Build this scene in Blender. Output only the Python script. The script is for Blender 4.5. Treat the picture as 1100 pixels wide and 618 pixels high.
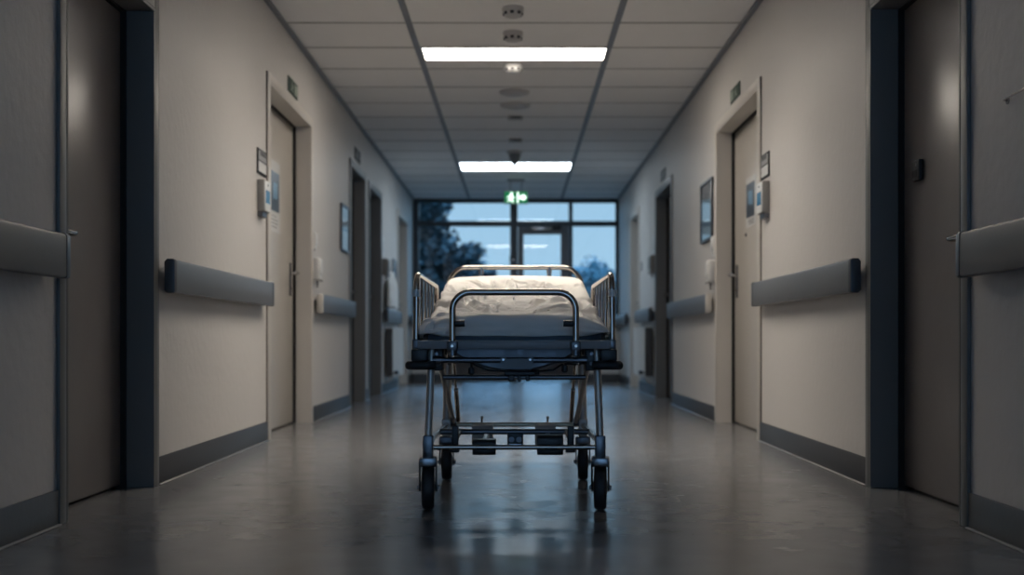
import bpy, bmesh, math, random
from mathutils import Vector, Matrix, noise
from math import sin, cos, pi, sqrt, exp

# ------------------------------------------------------------------ clear
for o in list(bpy.data.objects):
    bpy.data.objects.remove(o, do_unlink=True)
scene = bpy.context.scene
COL = scene.collection
random.seed(7)

# ------------------------------------------------------------------ camera
CAM_Z = 0.6
cam_d = bpy.data.cameras.new('camera')
cam = bpy.data.objects.new('camera', cam_d)
COL.objects.link(cam)
cam.location = (0, 0, CAM_Z)
cam.rotation_euler = (pi / 2, 0, 0)
cam_d.sensor_width = 36
cam_d.lens = 1200 / 1100 * 36
cam_d.shift_x = -6 / 1100
cam_d.shift_y = 56 / 1100
cam_d.clip_start = 0.05
cam_d.clip_end = 300
cam_d.dof.use_dof = True
cam_d.dof.focus_distance = 4.0
cam_d.dof.aperture_fstop = 2.0
scene.camera = cam

# ------------------------------------------------------------------ view + light
vs = scene.view_settings
vs.view_transform = 'Standard'
vs.look = 'None'
vs.gamma = 1
vs.use_curve_mapping = False
vs.exposure = 0.0
PANEL_POWER = (58.0, 21.0, 11.0)    # radiance of the ceiling panels, near to far
PANEL_COLOR = (1.0, 0.905, 0.79)
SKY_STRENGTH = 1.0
SKY_FILL = (0.55, 1.0, 1.7, 1)  # added blue fill from behind the camera, brighter than the sky ahead

w = bpy.data.worlds.new('dusk_sky')
scene.world = w
w.use_nodes = True
nt = w.node_tree
nt.nodes.clear()
wo = nt.nodes.new('ShaderNodeOutputWorld')
bg = nt.nodes.new('ShaderNodeBackground')
tc = nt.nodes.new('ShaderNodeTexCoord')
sx = nt.nodes.new('ShaderNodeSeparateXYZ')
# dusk: pale blue in front of the end windows, zenith and rear half raised to add fill light
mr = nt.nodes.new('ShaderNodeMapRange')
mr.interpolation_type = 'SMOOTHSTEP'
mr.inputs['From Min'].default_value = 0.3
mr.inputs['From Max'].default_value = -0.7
mx = nt.nodes.new('ShaderNodeMix')
mx.data_type = 'RGBA'
rp = nt.nodes.new('ShaderNodeValToRGB')
rp.color_ramp.elements[0].position = 0.0
rp.color_ramp.elements[0].color = (0.46, 0.70, 0.92, 1)
rp.color_ramp.elements[1].position = 0.5
rp.color_ramp.elements[1].color = (2.6, 6.6, 12.0, 1)
e = rp.color_ramp.elements.new(0.2)
e.color = (0.39, 0.63, 0.86, 1)
mx.inputs[7].default_value = SKY_FILL
nt.links.new(tc.outputs['Generated'], sx.inputs[0])
nt.links.new(sx.outputs['Z'], rp.inputs[0])
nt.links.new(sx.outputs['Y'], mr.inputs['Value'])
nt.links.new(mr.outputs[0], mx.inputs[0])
nt.links.new(rp.outputs[0], mx.inputs[6])
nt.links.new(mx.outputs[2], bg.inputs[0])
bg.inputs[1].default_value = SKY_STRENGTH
nt.links.new(bg.outputs[0], wo.inputs[0])

# ------------------------------------------------------------------ materials
MATS = {}


def mat(name, color, rough=0.5, metal=0.0, bump=0.0, bscale=40.0, bstretch=(1, 1, 1), var=0.0, vscale=3.0,
        spec=0.5, detail=4.0, rvar=0.0, coat=0.0, sheen=0.0, emis=None, estr=0.0):
    if name in MATS:
        return MATS[name]
    m = bpy.data.materials.new(name)
    m.use_nodes = True
    t = m.node_tree
    b = t.nodes['Principled BSDF']
    b.inputs['Base Color'].default_value = (*color, 1)
    b.inputs['Roughness'].default_value = rough
    b.inputs['Metallic'].default_value = metal
    b.inputs['Specular IOR Level'].default_value = spec
    if coat:
        b.inputs['Coat Weight'].default_value = coat
        b.inputs['Coat Roughness'].default_value = 0.12
    if sheen:
        b.inputs['Sheen Weight'].default_value = sheen
    if emis:
        b.inputs['Emission Color'].default_value = (*emis, 1)
        b.inputs['Emission Strength'].default_value = estr
    co = t.nodes.new('ShaderNodeTexCoord')
    if bump:
        mp = t.nodes.new('ShaderNodeMapping')
        mp.inputs['Scale'].default_value = bstretch
        n = t.nodes.new('ShaderNodeTexNoise')
        n.inputs['Scale'].default_value = bscale
        n.inputs['Detail'].default_value = detail
        bp = t.nodes.new('ShaderNodeBump')
        bp.inputs['Strength'].default_value = bump
        bp.inputs['Distance'].default_value = 0.01
        t.links.new(co.outputs['Object'], mp.inputs[0])
        t.links.new(mp.outputs[0], n.inputs['Vector'])
        t.links.new(n.outputs['Fac'], bp.inputs['Height'])
        t.links.new(bp.outputs[0], b.inputs['Normal'])
    if var or rvar:
        n2 = t.nodes.new('ShaderNodeTexNoise')
        n2.inputs['Scale'].default_value = vscale
        n2.inputs['Detail'].default_value = 6
        t.links.new(co.outputs['Object'], n2.inputs['Vector'])
        if var:
            mx = t.nodes.new('ShaderNodeMix')
            mx.data_type = 'RGBA'
            mx.inputs[6].default_value = (*[c * (1 - var) for c in color], 1)
            mx.inputs[7].default_value = (*[min(1, c * (1 + var)) for c in color], 1)
            t.links.new(n2.outputs['Fac'], mx.inputs[0])
            t.links.new(mx.outputs[2], b.inputs['Base Color'])
        if rvar:
            mr = t.nodes.new('ShaderNodeMapRange')
            mr.inputs['From Min'].default_value = 0.3
            mr.inputs['From Max'].default_value = 0.7
            mr.inputs['To Min'].default_value = max(0.02, rough - rvar)
            mr.inputs['To Max'].default_value = rough + rvar
            t.links.new(n2.outputs['Fac'], mr.inputs['Value'])
            t.links.new(mr.outputs[0], b.inputs['Roughness'])
    MATS[name] = m
    return m


def emit(name, color, strength):
    if name in MATS:
        return MATS[name]
    m = bpy.data.materials.new(name)
    m.use_nodes = True
    t = m.node_tree
    t.nodes.clear()
    o = t.nodes.new('ShaderNodeOutputMaterial')
    e = t.nodes.new('ShaderNodeEmission')
    e.inputs[0].default_value = (*color, 1)
    e.inputs[1].default_value = strength
    t.links.new(e.outputs[0], o.inputs[0])
    MATS[name] = m
    return m


def pane_glass(name, tint=(0.93, 0.97, 0.98), refl=1.0):
    m = bpy.data.materials.new(name)
    m.use_nodes = True
    t = m.node_tree
    t.nodes.clear()
    o = t.nodes.new('ShaderNodeOutputMaterial')
    tr = t.nodes.new('ShaderNodeBsdfTransparent')
    tr.inputs[0].default_value = (*tint, 1)
    gl = t.nodes.new('ShaderNodeBsdfGlossy')
    gl.inputs['Roughness'].default_value = 0.02
    fr = t.nodes.new('ShaderNodeFresnel')
    fr.inputs[0].default_value = 1.5
    mx = t.nodes.new('ShaderNodeMixShader')
    hf = t.nodes.new('ShaderNodeMath'); hf.operation = 'MULTIPLY'; hf.inputs[1].default_value = refl
    t.links.new(fr.outputs[0], hf.inputs[0])
    t.links.new(hf.outputs[0], mx.inputs[0])
    t.links.new(tr.outputs[0], mx.inputs[1])
    t.links.new(gl.outputs[0], mx.inputs[2])
    t.links.new(mx.outputs[0], o.inputs[0])
    MATS[name] = m
    return m


M_WALL = mat('wall_paint', (0.60, 0.575, 0.55), 0.50, bump=0.24, bscale=24, bstretch=(1, 1, 0.85), var=0.05, vscale=1.3, spec=0.3, detail=7)
M_CEIL = mat('ceiling_tile', (0.90, 0.89, 0.88), 0.85, bump=0.08, bscale=120, var=0.03, vscale=6)
M_CEIL_GAP = mat('ceiling_void', (0.10, 0.10, 0.10), 0.9)
M_CROSS = mat('cross_bar', (0.42, 0.41, 0.40), 0.5)
M_TBAR = mat('ceiling_grid', (0.24, 0.245, 0.26), 0.45)
M_FLOOR = mat('vinyl_floor', (0.18, 0.18, 0.184), 0.21, bump=0.035, bscale=16, bstretch=(0.35, 1.6, 1), var=0.10, vscale=6, rvar=0.05, spec=0.42, detail=4)
M_BASE = mat('skirting_vinyl', (0.058, 0.062, 0.07), 0.45, bump=0.05, bscale=60)
M_SEAL = mat('floor_seal', (0.20, 0.20, 0.20), 0.4)
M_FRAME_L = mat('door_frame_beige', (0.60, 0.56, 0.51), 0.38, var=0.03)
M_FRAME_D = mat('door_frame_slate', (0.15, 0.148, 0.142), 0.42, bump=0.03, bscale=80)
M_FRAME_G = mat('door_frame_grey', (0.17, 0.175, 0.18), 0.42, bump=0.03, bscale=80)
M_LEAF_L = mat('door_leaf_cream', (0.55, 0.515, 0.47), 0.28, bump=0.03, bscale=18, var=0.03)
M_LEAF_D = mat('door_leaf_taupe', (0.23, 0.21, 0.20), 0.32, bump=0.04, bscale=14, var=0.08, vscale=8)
M_GAP = mat('door_gasket', (0.012, 0.011, 0.011), 0.7)  # near-black, stands in for the shade in the gap
M_RAIL = mat('handrail_vinyl', (0.135, 0.132, 0.132), 0.36, bump=0.05, bscale=240)
M_RAILCAP = mat('handrail_cap', (0.065, 0.067, 0.073), 0.35)
M_STEEL = mat('brushed_steel', (0.50, 0.49, 0.48), 0.22, metal=1.0, rvar=0.05, vscale=30)
M_CHROME = mat('chrome_tube', (0.44, 0.39, 0.34), 0.13, metal=1.0)
M_STEELD = mat('dark_steel', (0.16, 0.165, 0.18), 0.34, metal=0.9, rvar=0.06, vscale=40)
M_STEELM = mat('mid_steel', (0.27, 0.27, 0.28), 0.26, metal=0.95)
M_STEELW = mat('leg_steel', (0.50, 0.46, 0.42), 0.34, metal=0.45)
M_BLACK = mat('black_plastic', (0.018, 0.019, 0.022), 0.42, bump=0.03, bscale=200)
M_GREYP = mat('grey_plastic', (0.22, 0.22, 0.22), 0.45)
M_BOX = mat('actuator_paint', (0.14, 0.16, 0.18), 0.42)
M_DECK = mat('deck_paint', (0.27, 0.27, 0.28), 0.42)
M_RUBBER = mat('rubber', (0.014, 0.014, 0.016), 0.55)
M_HUB = mat('hub_plastic', (0.10, 0.10, 0.11), 0.4)
M_SHEET = mat('bed_linen', (0.91, 0.875, 0.82), 0.85, bump=0.25, bscale=420, sheen=0.15, var=0.03, vscale=12)
M_MATT = mat('mattress_cover', (0.035, 0.05, 0.075), 0.5, bump=0.05, bscale=90)
M_PEDAL = mat('pedal_beige', (0.48, 0.45, 0.41), 0.5)
M_PAN = mat('undertray_grey', (0.45, 0.43, 0.42), 0.5)
M_WHITE = mat('white_plastic', (0.70, 0.69, 0.67), 0.35)
M_PAPER = mat('white_paper', (0.66, 0.66, 0.65), 0.55)
M_GREYBOX = mat('grey_box', (0.27, 0.255, 0.24), 0.4)
M_NAVY = mat('navy_print', (0.016, 0.030, 0.055), 0.3)
M_LBLUE = mat('light_blue_print', (0.22, 0.42, 0.62), 0.35)
M_MBLUE = mat('mid_blue_print', (0.16, 0.27, 0.40), 0.4)
M_SCREEN = mat('blue_screen', (0.02, 0.07, 0.14), 0.15, emis=(0.05, 0.22, 0.42), estr=0.25)
M_GREEN = mat('sign_green', (0.012, 0.042, 0.025), 0.4)
M_PALEGRN = mat('sign_pale', (0.30, 0.36, 0.30), 0.4)
M_DKGREY = mat('dark_grey_print', (0.03, 0.03, 0.032), 0.6, spec=0.2)
M_WINF = mat('aluminium_frame', (0.045, 0.055, 0.065), 0.38)
M_WINF2 = mat('aluminium_frame_grey', (0.14, 0.145, 0.155), 0.38)
M_SILL = mat('window_sill', (0.55, 0.55, 0.55), 0.35)
M_RAD = mat('radiator_enamel', (0.62, 0.61, 0.59), 0.35)
M_RADG = mat('radiator_grille', (0.06, 0.06, 0.065), 0.5)
M_GLASS = pane_glass('window_glass')
M_PICG = pane_glass('picture_glass', (0.98, 0.98, 0.98), 0.3)
M_PANELS = [emit('light_panel_%d' % k, c, p) for k, (c, p) in enumerate(zip((PANEL_COLOR, PANEL_COLOR, (0.78, 0.90, 1.0)), PANEL_POWER))]
M_EXITG = emit('exit_green_glow', (0.02, 0.42, 0.16), 0.45)
M_EXITW = emit('exit_white_glow', (0.78, 1.0, 0.86), 2.6)
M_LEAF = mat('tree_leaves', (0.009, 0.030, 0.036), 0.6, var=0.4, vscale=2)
M_LEAF_HAZE = mat('hazed_leaves', (0.07, 0.16, 0.19), 0.6, var=0.3, vscale=2)  # haze put into the leaf colour as a paler blue
M_BARK = mat('bark', (0.05, 0.04, 0.03), 0.85, bump=0.5, bscale=20)
M_GRASS = mat('lawn', (0.010, 0.022, 0.012), 0.9, bump=0.4, bscale=60, var=0.3)

# ------------------------------------------------------------------ helpers
ORIGIN = {}


def box(bm, x0, x1, y0, y1, z0, z1, bev=0.0, seg=2):
    if x0 > x1: x0, x1 = x1, x0
    if y0 > y1: y0, y1 = y1, y0
    if z0 > z1: z0, z1 = z1, z0
    v = [bm.verts.new((x, y, z)) for x in (x0, x1) for y in (y0, y1) for z in (z0, z1)]
    idx = [(0, 1, 3, 2), (4, 6, 7, 5), (0, 4, 5, 1), (2, 3, 7, 6), (0, 2, 6, 4), (1, 5, 7, 3)]
    fs = [bm.faces.new([v[i] for i in f]) for f in idx]
    if bev:
        es = list({e for f in fs for e in f.edges})
        bmesh.ops.bevel(bm, geom=es, offset=bev, segments=seg, profile=0.5, affect='EDGES')
    return fs


def fillet_path(pts, r, n=6, closed=False):
    pts = [Vector(p) for p in pts]
    if r <= 0:
        return pts
    out = []
    N = len(pts)
    for i, p in enumerate(pts):
        if not closed and i in (0, N - 1):
            out.append(p)
            continue
        a = pts[(i - 1) % N]
        b = pts[(i + 1) % N]
        da, db = (a - p), (b - p)
        la, lb = da.length, db.length
        da.normalize(); db.normalize()
        ang = da.angle(db)
        if ang > pi - 0.02:
            out.append(p)
            continue
        d = min(r / math.tan(ang / 2), la * 0.49, lb * 0.49)
        rr = d * math.tan(ang / 2)
        c = p + (da + db).normalized() * (rr / sin(ang / 2))
        s = p + da * d - c
        t = p + db * d - c
        tot = s.angle(t)
        ax = s.cross(t).normalized()
        for k in range(n + 1):
            out.append(c + Matrix.Rotation(tot * k / n, 3, ax) @ s)
    return out


def tube(bm, pts, r, seg=12, fil=0.0, closed=False, cap=True, nf=6):
    P = fillet_path(pts, fil, nf, closed)
    N = len(P)
    T = []
    for i in range(N):
        if closed:
            t = P[(i + 1) % N] - P[(i - 1) % N]
        else:
            t = P[min(i + 1, N - 1)] - P[max(i - 1, 0)]
        T.append(t.normalized())
    up = Vector((0, 0, 1)) if abs(T[0].z) < 0.9 else Vector((1, 0, 0))
    n = T[0].cross(up).normalized()
    rings = []
    for i in range(N):
        if i:
            q = T[i - 1].rotation_difference(T[i])
            n = (q @ n).normalized()
        b = T[i].cross(n).normalized()
        rr = r[i] if isinstance(r, (list, tuple)) else r
        rings.append([bm.verts.new(P[i] + (n * cos(2 * pi * k / seg) + b * sin(2 * pi * k / seg)) * rr) for k in range(seg)])
    for i in range(N if closed else N - 1):
        A, B = rings[i], rings[(i + 1) % N]
        for k in range(seg):
            bm.faces.new((A[k], A[(k + 1) % seg], B[(k + 1) % seg], B[k]))
    if cap and not closed:
        bm.faces.new(rings[0][::-1])
        bm.faces.new(rings[-1])


def lathe(bm, prof, centre, axis='Z', seg=24):
    """prof: list of (radius, height along axis)."""
    c = Vector(centre)
    rings = []
    for (r, h) in prof:
        ring = []
        for k in range(seg):
            a = 2 * pi * k / seg
            if axis == 'Z':
                p = Vector((r * cos(a), r * sin(a), h))
            elif axis == 'X':
                p = Vector((h, r * cos(a), r * sin(a)))
            else:
                p = Vector((r * sin(a), h, r * cos(a)))
            ring.append(bm.verts.new(c + p))
        rings.append(ring)
    for i in range(len(rings) - 1):
        for k in range(seg):
            bm.faces.new((rings[i][k], rings[i][(k + 1) % seg], rings[i + 1][(k + 1) % seg], rings[i + 1][k]))
    bm.faces.new(rings[0][::-1])
    bm.faces.new(rings[-1])


def prism(bm, poly, h0, h1, axis='X'):
    """extrude a 2-D polygon (a, b) along axis; X -> (h, a, b); Y -> (a, h, b)."""
    def P(h, a, b):
        return (h, a, b) if axis == 'X' else ((a, h, b) if axis == 'Y' else (a, b, h))
    A = [bm.verts.new(P(h0, a, b)) for a, b in poly]
    B = [bm.verts.new(P(h1, a, b)) for a, b in poly]
    n = len(poly)
    bm.faces.new(A)
    bm.faces.new(B[::-1])
    for i in range(n):
        bm.faces.new((A[i], B[i], B[(i + 1) % n], A[(i + 1) % n]))


def obj(name, bm, m, parent=None, smooth=True, origin=None):
    """link a bmesh (built in world coordinates) as ONE mesh object."""
    bmesh.ops.recalc_face_normals(bm, faces=bm.faces)
    if parent is not None:
        off = ORIGIN[parent.as_pointer()]
    elif origin is not None:
        off = Vector(origin)
    else:
        xs = [v.co.x for v in bm.verts]; ys = [v.co.y for v in bm.verts]; zs = [v.co.z for v in bm.verts]
        off = Vector(((min(xs) + max(xs)) / 2, (min(ys) + max(ys)) / 2, min(zs)))
    for v in bm.verts:
        v.co -= off
    me = bpy.data.meshes.new(name)
    bm.to_mesh(me)
    bm.free()
    if smooth:
        for p in me.polygons:
            p.use_smooth = True
        try:
            me.set_sharp_from_angle(angle=math.radians(38))
        except Exception:
            pass
    ms = m if isinstance(m, (list, tuple)) else [m]
    for q in ms:
        me.materials.append(q)
    o = bpy.data.objects.new(name, me)
    COL.objects.link(o)
    if parent is not None:
        o.parent = parent
    else:
        o.location = off
    ORIGIN[o.as_pointer()] = off
    return o


def tag(o, label, cat, group=None, kind=None):
    o['label'] = label
    o['category'] = cat
    if group: o['group'] = group
    if kind: o['kind'] = kind
    return o


def thing(name, label, cat, loc, group=None, kind=None):
    o = bpy.data.objects.new(name, None)
    o.empty_display_size = 0.1
    COL.objects.link(o)
    o.location = loc
    ORIGIN[o.as_pointer()] = Vector(loc)
    return tag(o, label, cat, group, kind)


def dup(root, loc, label=None):
    r = root.copy(); COL.objects.link(r); r.location = loc
    ORIGIN[r.as_pointer()] = Vector(loc)
    if label: r['label'] = label
    for ch in list(root.children):
        c = ch.copy(); COL.objects.link(c); c.parent = r
        for g in list(ch.children):
            d = g.copy(); COL.objects.link(d); d.parent = c
    return r


def NB():
    return bmesh.new()


# ------------------------------------------------------------------ setting
WL, WR = 1.49, 1.44          # distance of the wall faces from the camera axis
RECESS = 0.12
Y_NEAR, Y_FAR = -2.5, 15.9
ZC = 2.61
SILL = 0.84


def wx(sg, d):
    """x of a point d metres out from the wall face, sg -1 left, +1 right."""
    return sg * ((WL if sg < 0 else WR) - d)


# doors: (side, y0, y1, top, kind)
DOORS = [
    (-1, 3.66, 4.55, 1.95, 'dark'), (-1, 6.68, 8.02, 2.14, 'lit'), (-1, 9.93, 10.84, 2.16, 'grey'),
    (-1, 11.18, 12.12, 2.14, 'grey'), (-1, 13.86, 15.0, 2.16, 'far'),
    (1, 3.60, 4.53, 1.95, 'dark'), (1, 6.65, 8.04, 2.10, 'lit'), (1, 10.40, 11.56, 2.08, 'grey'), (1, 13.2, 14.17, 2.12, 'far'),
]
DOOR_LABEL = [
    'dark near door on the left in a slate frame, with short metal lever',
    'cream door on the left with a notice and lever handle, in a beige frame',
    'first of two grey framed doors side by side on the left beyond the framed poster',
    'second of two grey framed doors side by side on the left, farther from the camera',
    'farthest door on the left beside the windows, pale frame',
    'dark near door on the right with a small black reader on its leaf',
    'cream door on the right with a notice and keyhole, in a beige frame',
    'grey framed dark door on the right beyond the framed blue poster',
    'farthest door on the right by the windows, pale frame with white head',
]


def wall(sg, name, label):
    bm = NB()
    ds = sorted([d for d in DOORS if d[0] == sg], key=lambda d: d[1])
    f = wx(sg, 0); b = wx(sg, -RECESS - 0.05); bb = wx(sg, -RECESS - 0.2)
    y = Y_NEAR
    for d in ds:
        box(bm, f, b, y, d[1], 0, ZC + 0.35)
        box(bm, f, b, d[1], d[2], d[3], ZC + 0.35)
        y = d[2]
    box(bm, f, b, y, Y_FAR + 0.15, 0, ZC + 0.35)
    box(bm, b, bb, Y_NEAR, Y_FAR + 0.15, 0, ZC + 0.35)
    return tag(obj(name, bm, M_WALL, smooth=False), label, 'wall', kind='structure')


wall(-1, 'wall_left', 'left corridor wall of rough off-white paint')
wall(1, 'wall_right', 'right corridor wall of rough off-white paint')
bm = NB(); box(bm, -WL - 0.4, WR + 0.4, Y_NEAR - 0.2, Y_FAR + 0.2, -0.2, 0)
tag(obj('floor', bm, M_FLOOR, smooth=False), 'glossy dark grey vinyl corridor floor', 'floor', kind='structure')
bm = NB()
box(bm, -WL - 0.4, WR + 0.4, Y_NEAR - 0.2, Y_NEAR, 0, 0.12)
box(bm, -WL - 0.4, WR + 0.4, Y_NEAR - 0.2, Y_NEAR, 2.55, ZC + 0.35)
tag(obj('wall_near', bm, M_WALL, smooth=False), 'corridor end wall behind the camera with an added wide window', 'wall', kind='structure')
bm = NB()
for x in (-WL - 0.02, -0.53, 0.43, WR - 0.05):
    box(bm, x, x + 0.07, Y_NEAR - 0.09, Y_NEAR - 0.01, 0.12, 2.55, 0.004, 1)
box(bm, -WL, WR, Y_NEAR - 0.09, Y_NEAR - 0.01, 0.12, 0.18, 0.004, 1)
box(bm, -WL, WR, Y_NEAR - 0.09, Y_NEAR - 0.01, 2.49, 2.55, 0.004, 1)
w2 = tag(obj('added_window', bm, M_WINF), 'added unseen window in the corridor end behind the camera, for blue fill', 'window', kind='structure')  # unseen window, added so the raised rear sky lights the front faces
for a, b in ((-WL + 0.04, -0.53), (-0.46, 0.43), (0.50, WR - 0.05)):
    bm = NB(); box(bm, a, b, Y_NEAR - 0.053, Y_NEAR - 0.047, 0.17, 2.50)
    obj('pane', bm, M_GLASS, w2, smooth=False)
# far wall under the windows
bm = NB()
DX0, DX1 = 0.0, 0.73          # glazed door leaf
box(bm, -WL, -0.80, Y_FAR, Y_FAR + 0.14, 0, SILL)
box(bm, 0.78, WR, Y_FAR, Y_FAR + 0.14, 0, SILL)
tag(obj('wall_far', bm, M_WALL, smooth=False), 'low wall under the end windows on both sides of the glazed door', 'wall', kind='structure')

# ceiling tiles with open joints
TB = (-0.69, 0.63)
LIGHTS = [(5.88, 6.22), (7.68, 8.02), (12.66, 13.26)]
bm = NB()
ys = [7.68 + 0.6 * k for k in range(-18, 15)]
ys = [y for y in ys if y < Y_FAR - 0.05]
ys = [Y_NEAR] + [y for y in ys if y > Y_NEAR] + [Y_FAR + 0.15]
cols = [(-WL + 0.02, TB[0]), (TB[0], TB[1]), (TB[1], WR - 0.02)]
g = 0.003
for ci, (a, b) in enumerate(cols):
    for y0, y1 in zip(ys[:-1], ys[1:]):
        segs = [(y0, y1)]
        if ci == 1:
            for la, lb in LIGHTS:
                ns = []
                for (p, q) in segs:
                    if lb <= p or la >= q:
                        ns.append((p, q))
                    else:
                        if la > p + 0.01: ns.append((p, la))
                        if lb < q - 0.01: ns.append((lb, q))
                segs = ns
        for (p, q) in segs:
            box(bm, a + g, b - g, p + g, q - g, ZC, ZC + 0.02, 0.003, 1)
nf = len(bm.faces)
bm.faces.ensure_lookup_table()
for y in ys[1:-1]:
    for (a, b) in cols:
        for f in box(bm, a + g, b - g, y - 0.011, y + 0.011, ZC - 0.003, ZC + 0.003):
            f.material_index = 1
tag(obj('ceiling', bm, [M_CEIL, M_CROSS], smooth=False), 'suspended ceiling of matt white tiles', 'ceiling', kind='structure')
bm = NB(); box(bm, -WL - 0.3, WR + 0.3, Y_NEAR - 0.2, Y_FAR + 0.2, ZC + 0.26, ZC + 0.35)
tag(obj('ceiling_slab', bm, M_CEIL_GAP, smooth=False), 'dark slab above the ceiling tiles', 'ceiling', kind='structure')
n = 1
for x, lab in ((TB[0], 'left long ceiling grid bar beside the light panels'), (TB[1], 'right long ceiling grid bar beside the light panels')):
    bm = NB()
    box(bm, x - 0.02, x + 0.02, Y_NEAR, Y_FAR + 0.1, ZC - 0.006, ZC + 0.004, 0.002, 1)
    tag(obj('trim_%d' % n, bm, M_TBAR), lab, 'trim', kind='structure'); n += 1
for sg, lab in ((-1, 'grey ceiling edge trim along the left wall'), (1, 'grey ceiling edge trim along the right wall')):
    bm = NB()
    box(bm, wx(sg, 0.0), wx(sg, 0.030), Y_NEAR, Y_FAR, ZC - 0.022, ZC + 0.002, 0.003, 1)
    tag(obj('trim_%d' % n, bm, M_TBAR), lab, 'trim', kind='structure'); n += 1

# baseboards with a pale floor seal
CASE = 0.055
for sg, nm, lab in ((-1, 'baseboard_left', 'dark vinyl skirting along the left wall'), (1, 'baseboard_right', 'dark vinyl skirting along the right wall')):
    ds = sorted([d for d in DOORS if d[0] == sg], key=lambda d: d[1])
    bm = NB(); b2 = NB()
    y = Y_NEAR
    for d in ds + [(sg, Y_FAR + CASE, 0, 0, '')]:
        y1 = d[1] - CASE
        if y1 - y > 0.05:
            box(bm, wx(sg, 0), wx(sg, 0.010), y, y1, 0, 0.115, 0.003, 2)
            box(b2, wx(sg, 0.008), wx(sg, 0.022), y, y1, 0, 0.006, 0.003, 1)
        y = d[2] + CASE
    o = tag(obj(nm, bm, M_BASE), lab, 'skirting', kind='structure')
    obj('floor_seal', b2, M_SEAL, o)
bm = NB()
box(bm, -WL + 0.01, -0.80, Y_FAR - 0.012, Y_FAR, 0, 0.115, 0.003, 1)
box(bm, 0.79, WR - 0.01, Y_FAR - 0.012, Y_FAR, 0, 0.115, 0.003, 1)
tag(obj('baseboard_far', bm, M_BASE), 'dark skirting under the end windows', 'skirting', kind='structure')


# ------------------------------------------------------------------ doors in the side walls
def make_door(i):
    sg, y0, y1, top, kind = DOORS[i]
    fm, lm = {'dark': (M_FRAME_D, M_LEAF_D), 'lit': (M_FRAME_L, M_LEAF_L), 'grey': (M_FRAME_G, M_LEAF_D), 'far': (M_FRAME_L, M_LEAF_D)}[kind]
    t = thing('door_%d' % (i + 1), DOOR_LABEL[i], 'door', (wx(sg, -0.06), (y0 + y1) / 2, 0), kind='structure')
    j = 0.014                      # lining thickness
    bm = NB()
    for (a, b, s) in ((y0, y0 + j, -1), (y1 - j, y1, 1)):
        box(bm, wx(sg, -RECESS - 0.045), wx(sg, 0.014), a, b, 0, top - j, 0.002, 1)
    box(bm, wx(sg, -RECESS - 0.045), wx(sg, 0.014), y0, y1, top - j, top, 0.002, 1)
    # casing on the wall face
    box(bm, wx(sg, 0.0), wx(sg, 0.014), y0 - CASE, y0, 0, top + CASE, 0.004, 2)
    box(bm, wx(sg, 0.0), wx(sg, 0.014), y1, y1 + CASE, 0, top + CASE, 0.004, 2)
    box(bm, wx(sg, 0.0), wx(sg, 0.014), y0, y1, top, top + CASE, 0.004, 2)
    obj('door_frame', bm, fm, t)
    if kind == 'lit':
        bm = NB()
        box(bm, wx(sg, 0.0), wx(sg, 0.006), y0 - CASE - 0.006, y0 - CASE, 0, top + CASE, 0.001, 1)
        obj('edge_seal', bm, mat('brown_seal', (0.10, 0.075, 0.06), 0.6), t)
    bm = NB()
    for (a, b) in ((y0 + j, y0 + j + 0.012), (y1 - j - 0.012, y1 - j)):
        box(bm, wx(sg, -RECESS + 0.022), wx(sg, -RECESS - 0.03), a, b, 0.0, top - j)
    box(bm, wx(sg, -RECESS + 0.018), wx(sg, -RECESS - 0.03), y0 + j, y1 - j, top - j - 0.010, top - j)
    obj('gasket', bm, M_GAP, t)  # dark strips painted in for the shadow gap around the leaf
    bm = NB()
    box(bm, wx(sg, -RECESS), wx(sg, -RECESS - 0.042), y0 + j + 0.008, y1 - j - 0.008, 0.012, top - j - 0.008, 0.003, 2)
    leaf = obj('door_leaf', bm, lm, t)
    return t, leaf


LEAF = []
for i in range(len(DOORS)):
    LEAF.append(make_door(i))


def lever(leaf, sg, y, z, rose=0.235, grip=0.115, dirn=-1, tilt=0):
    lf = wx(sg, -RECESS)
    s = -sg
    bm = NB()
    box(bm, lf, lf + s * 0.009, y - 0.019, y + 0.019, z - rose * 0.68, z + rose * 0.32, 0.004, 2)
    p = obj('handle_plate', bm, M_STEELD, leaf)
    bm = NB()
    lathe(bm, [(0.013, 0), (0.013, 0.012)] if s > 0 else [(0.013, -0.012), (0.013, 0)], (lf + s * 0.009, y, z), 'X', 16)
    tube(bm, [(lf + s * 0.008, y, z), (lf + s * 0.062, y, z), (lf + s * 0.062, y + dirn * grip, z)], 0.0105, 12, 0.018)
    obj('lever', bm, M_STEEL, leaf)
    bm = NB()
    lathe(bm, [(0.009, -0.004), (0.009, 0.004)], (lf + s * 0.010, y, z - rose * 0.45), 'X', 14)
    obj('lock_cylinder', bm, M_CHROME, leaf)


lever(LEAF[1][1], -1, 7.90, 1.068)
lever(LEAF[6][1], 1, 7.93, 1.055)
lever(LEAF[2][1], -1, 10.74, 1.06)
lever(LEAF[3][1], -1, 12.02, 1.06)
lever(LEAF[4][1], -1, 14.90, 1.06)
lever(LEAF[7][1], 1, 11.46, 1.06)
lever(LEAF[8][1], 1, 14.07, 1.06)


def stub(leaf, sg, y, z):
    lf = wx(sg, -RECESS); s = -sg
    bm = NB()
    tube(bm, [(lf, y, z), (lf + s * 0.058, y, z), (lf + s * 0.058, y - 0.1, z)], 0.010, 12, 0.015)
    lathe(bm, [(0.020, 0), (0.020, 0.008)] if s > 0 else [(0.020, -0.008), (0.020, 0)], (lf, y, z), 'X', 18)
    obj('lever', bm, M_CHROME, leaf)


stub(LEAF[0][1], -1, 3.93, 0.975)
stub(LEAF[5][1], 1, 3.90, 0.952)
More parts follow.
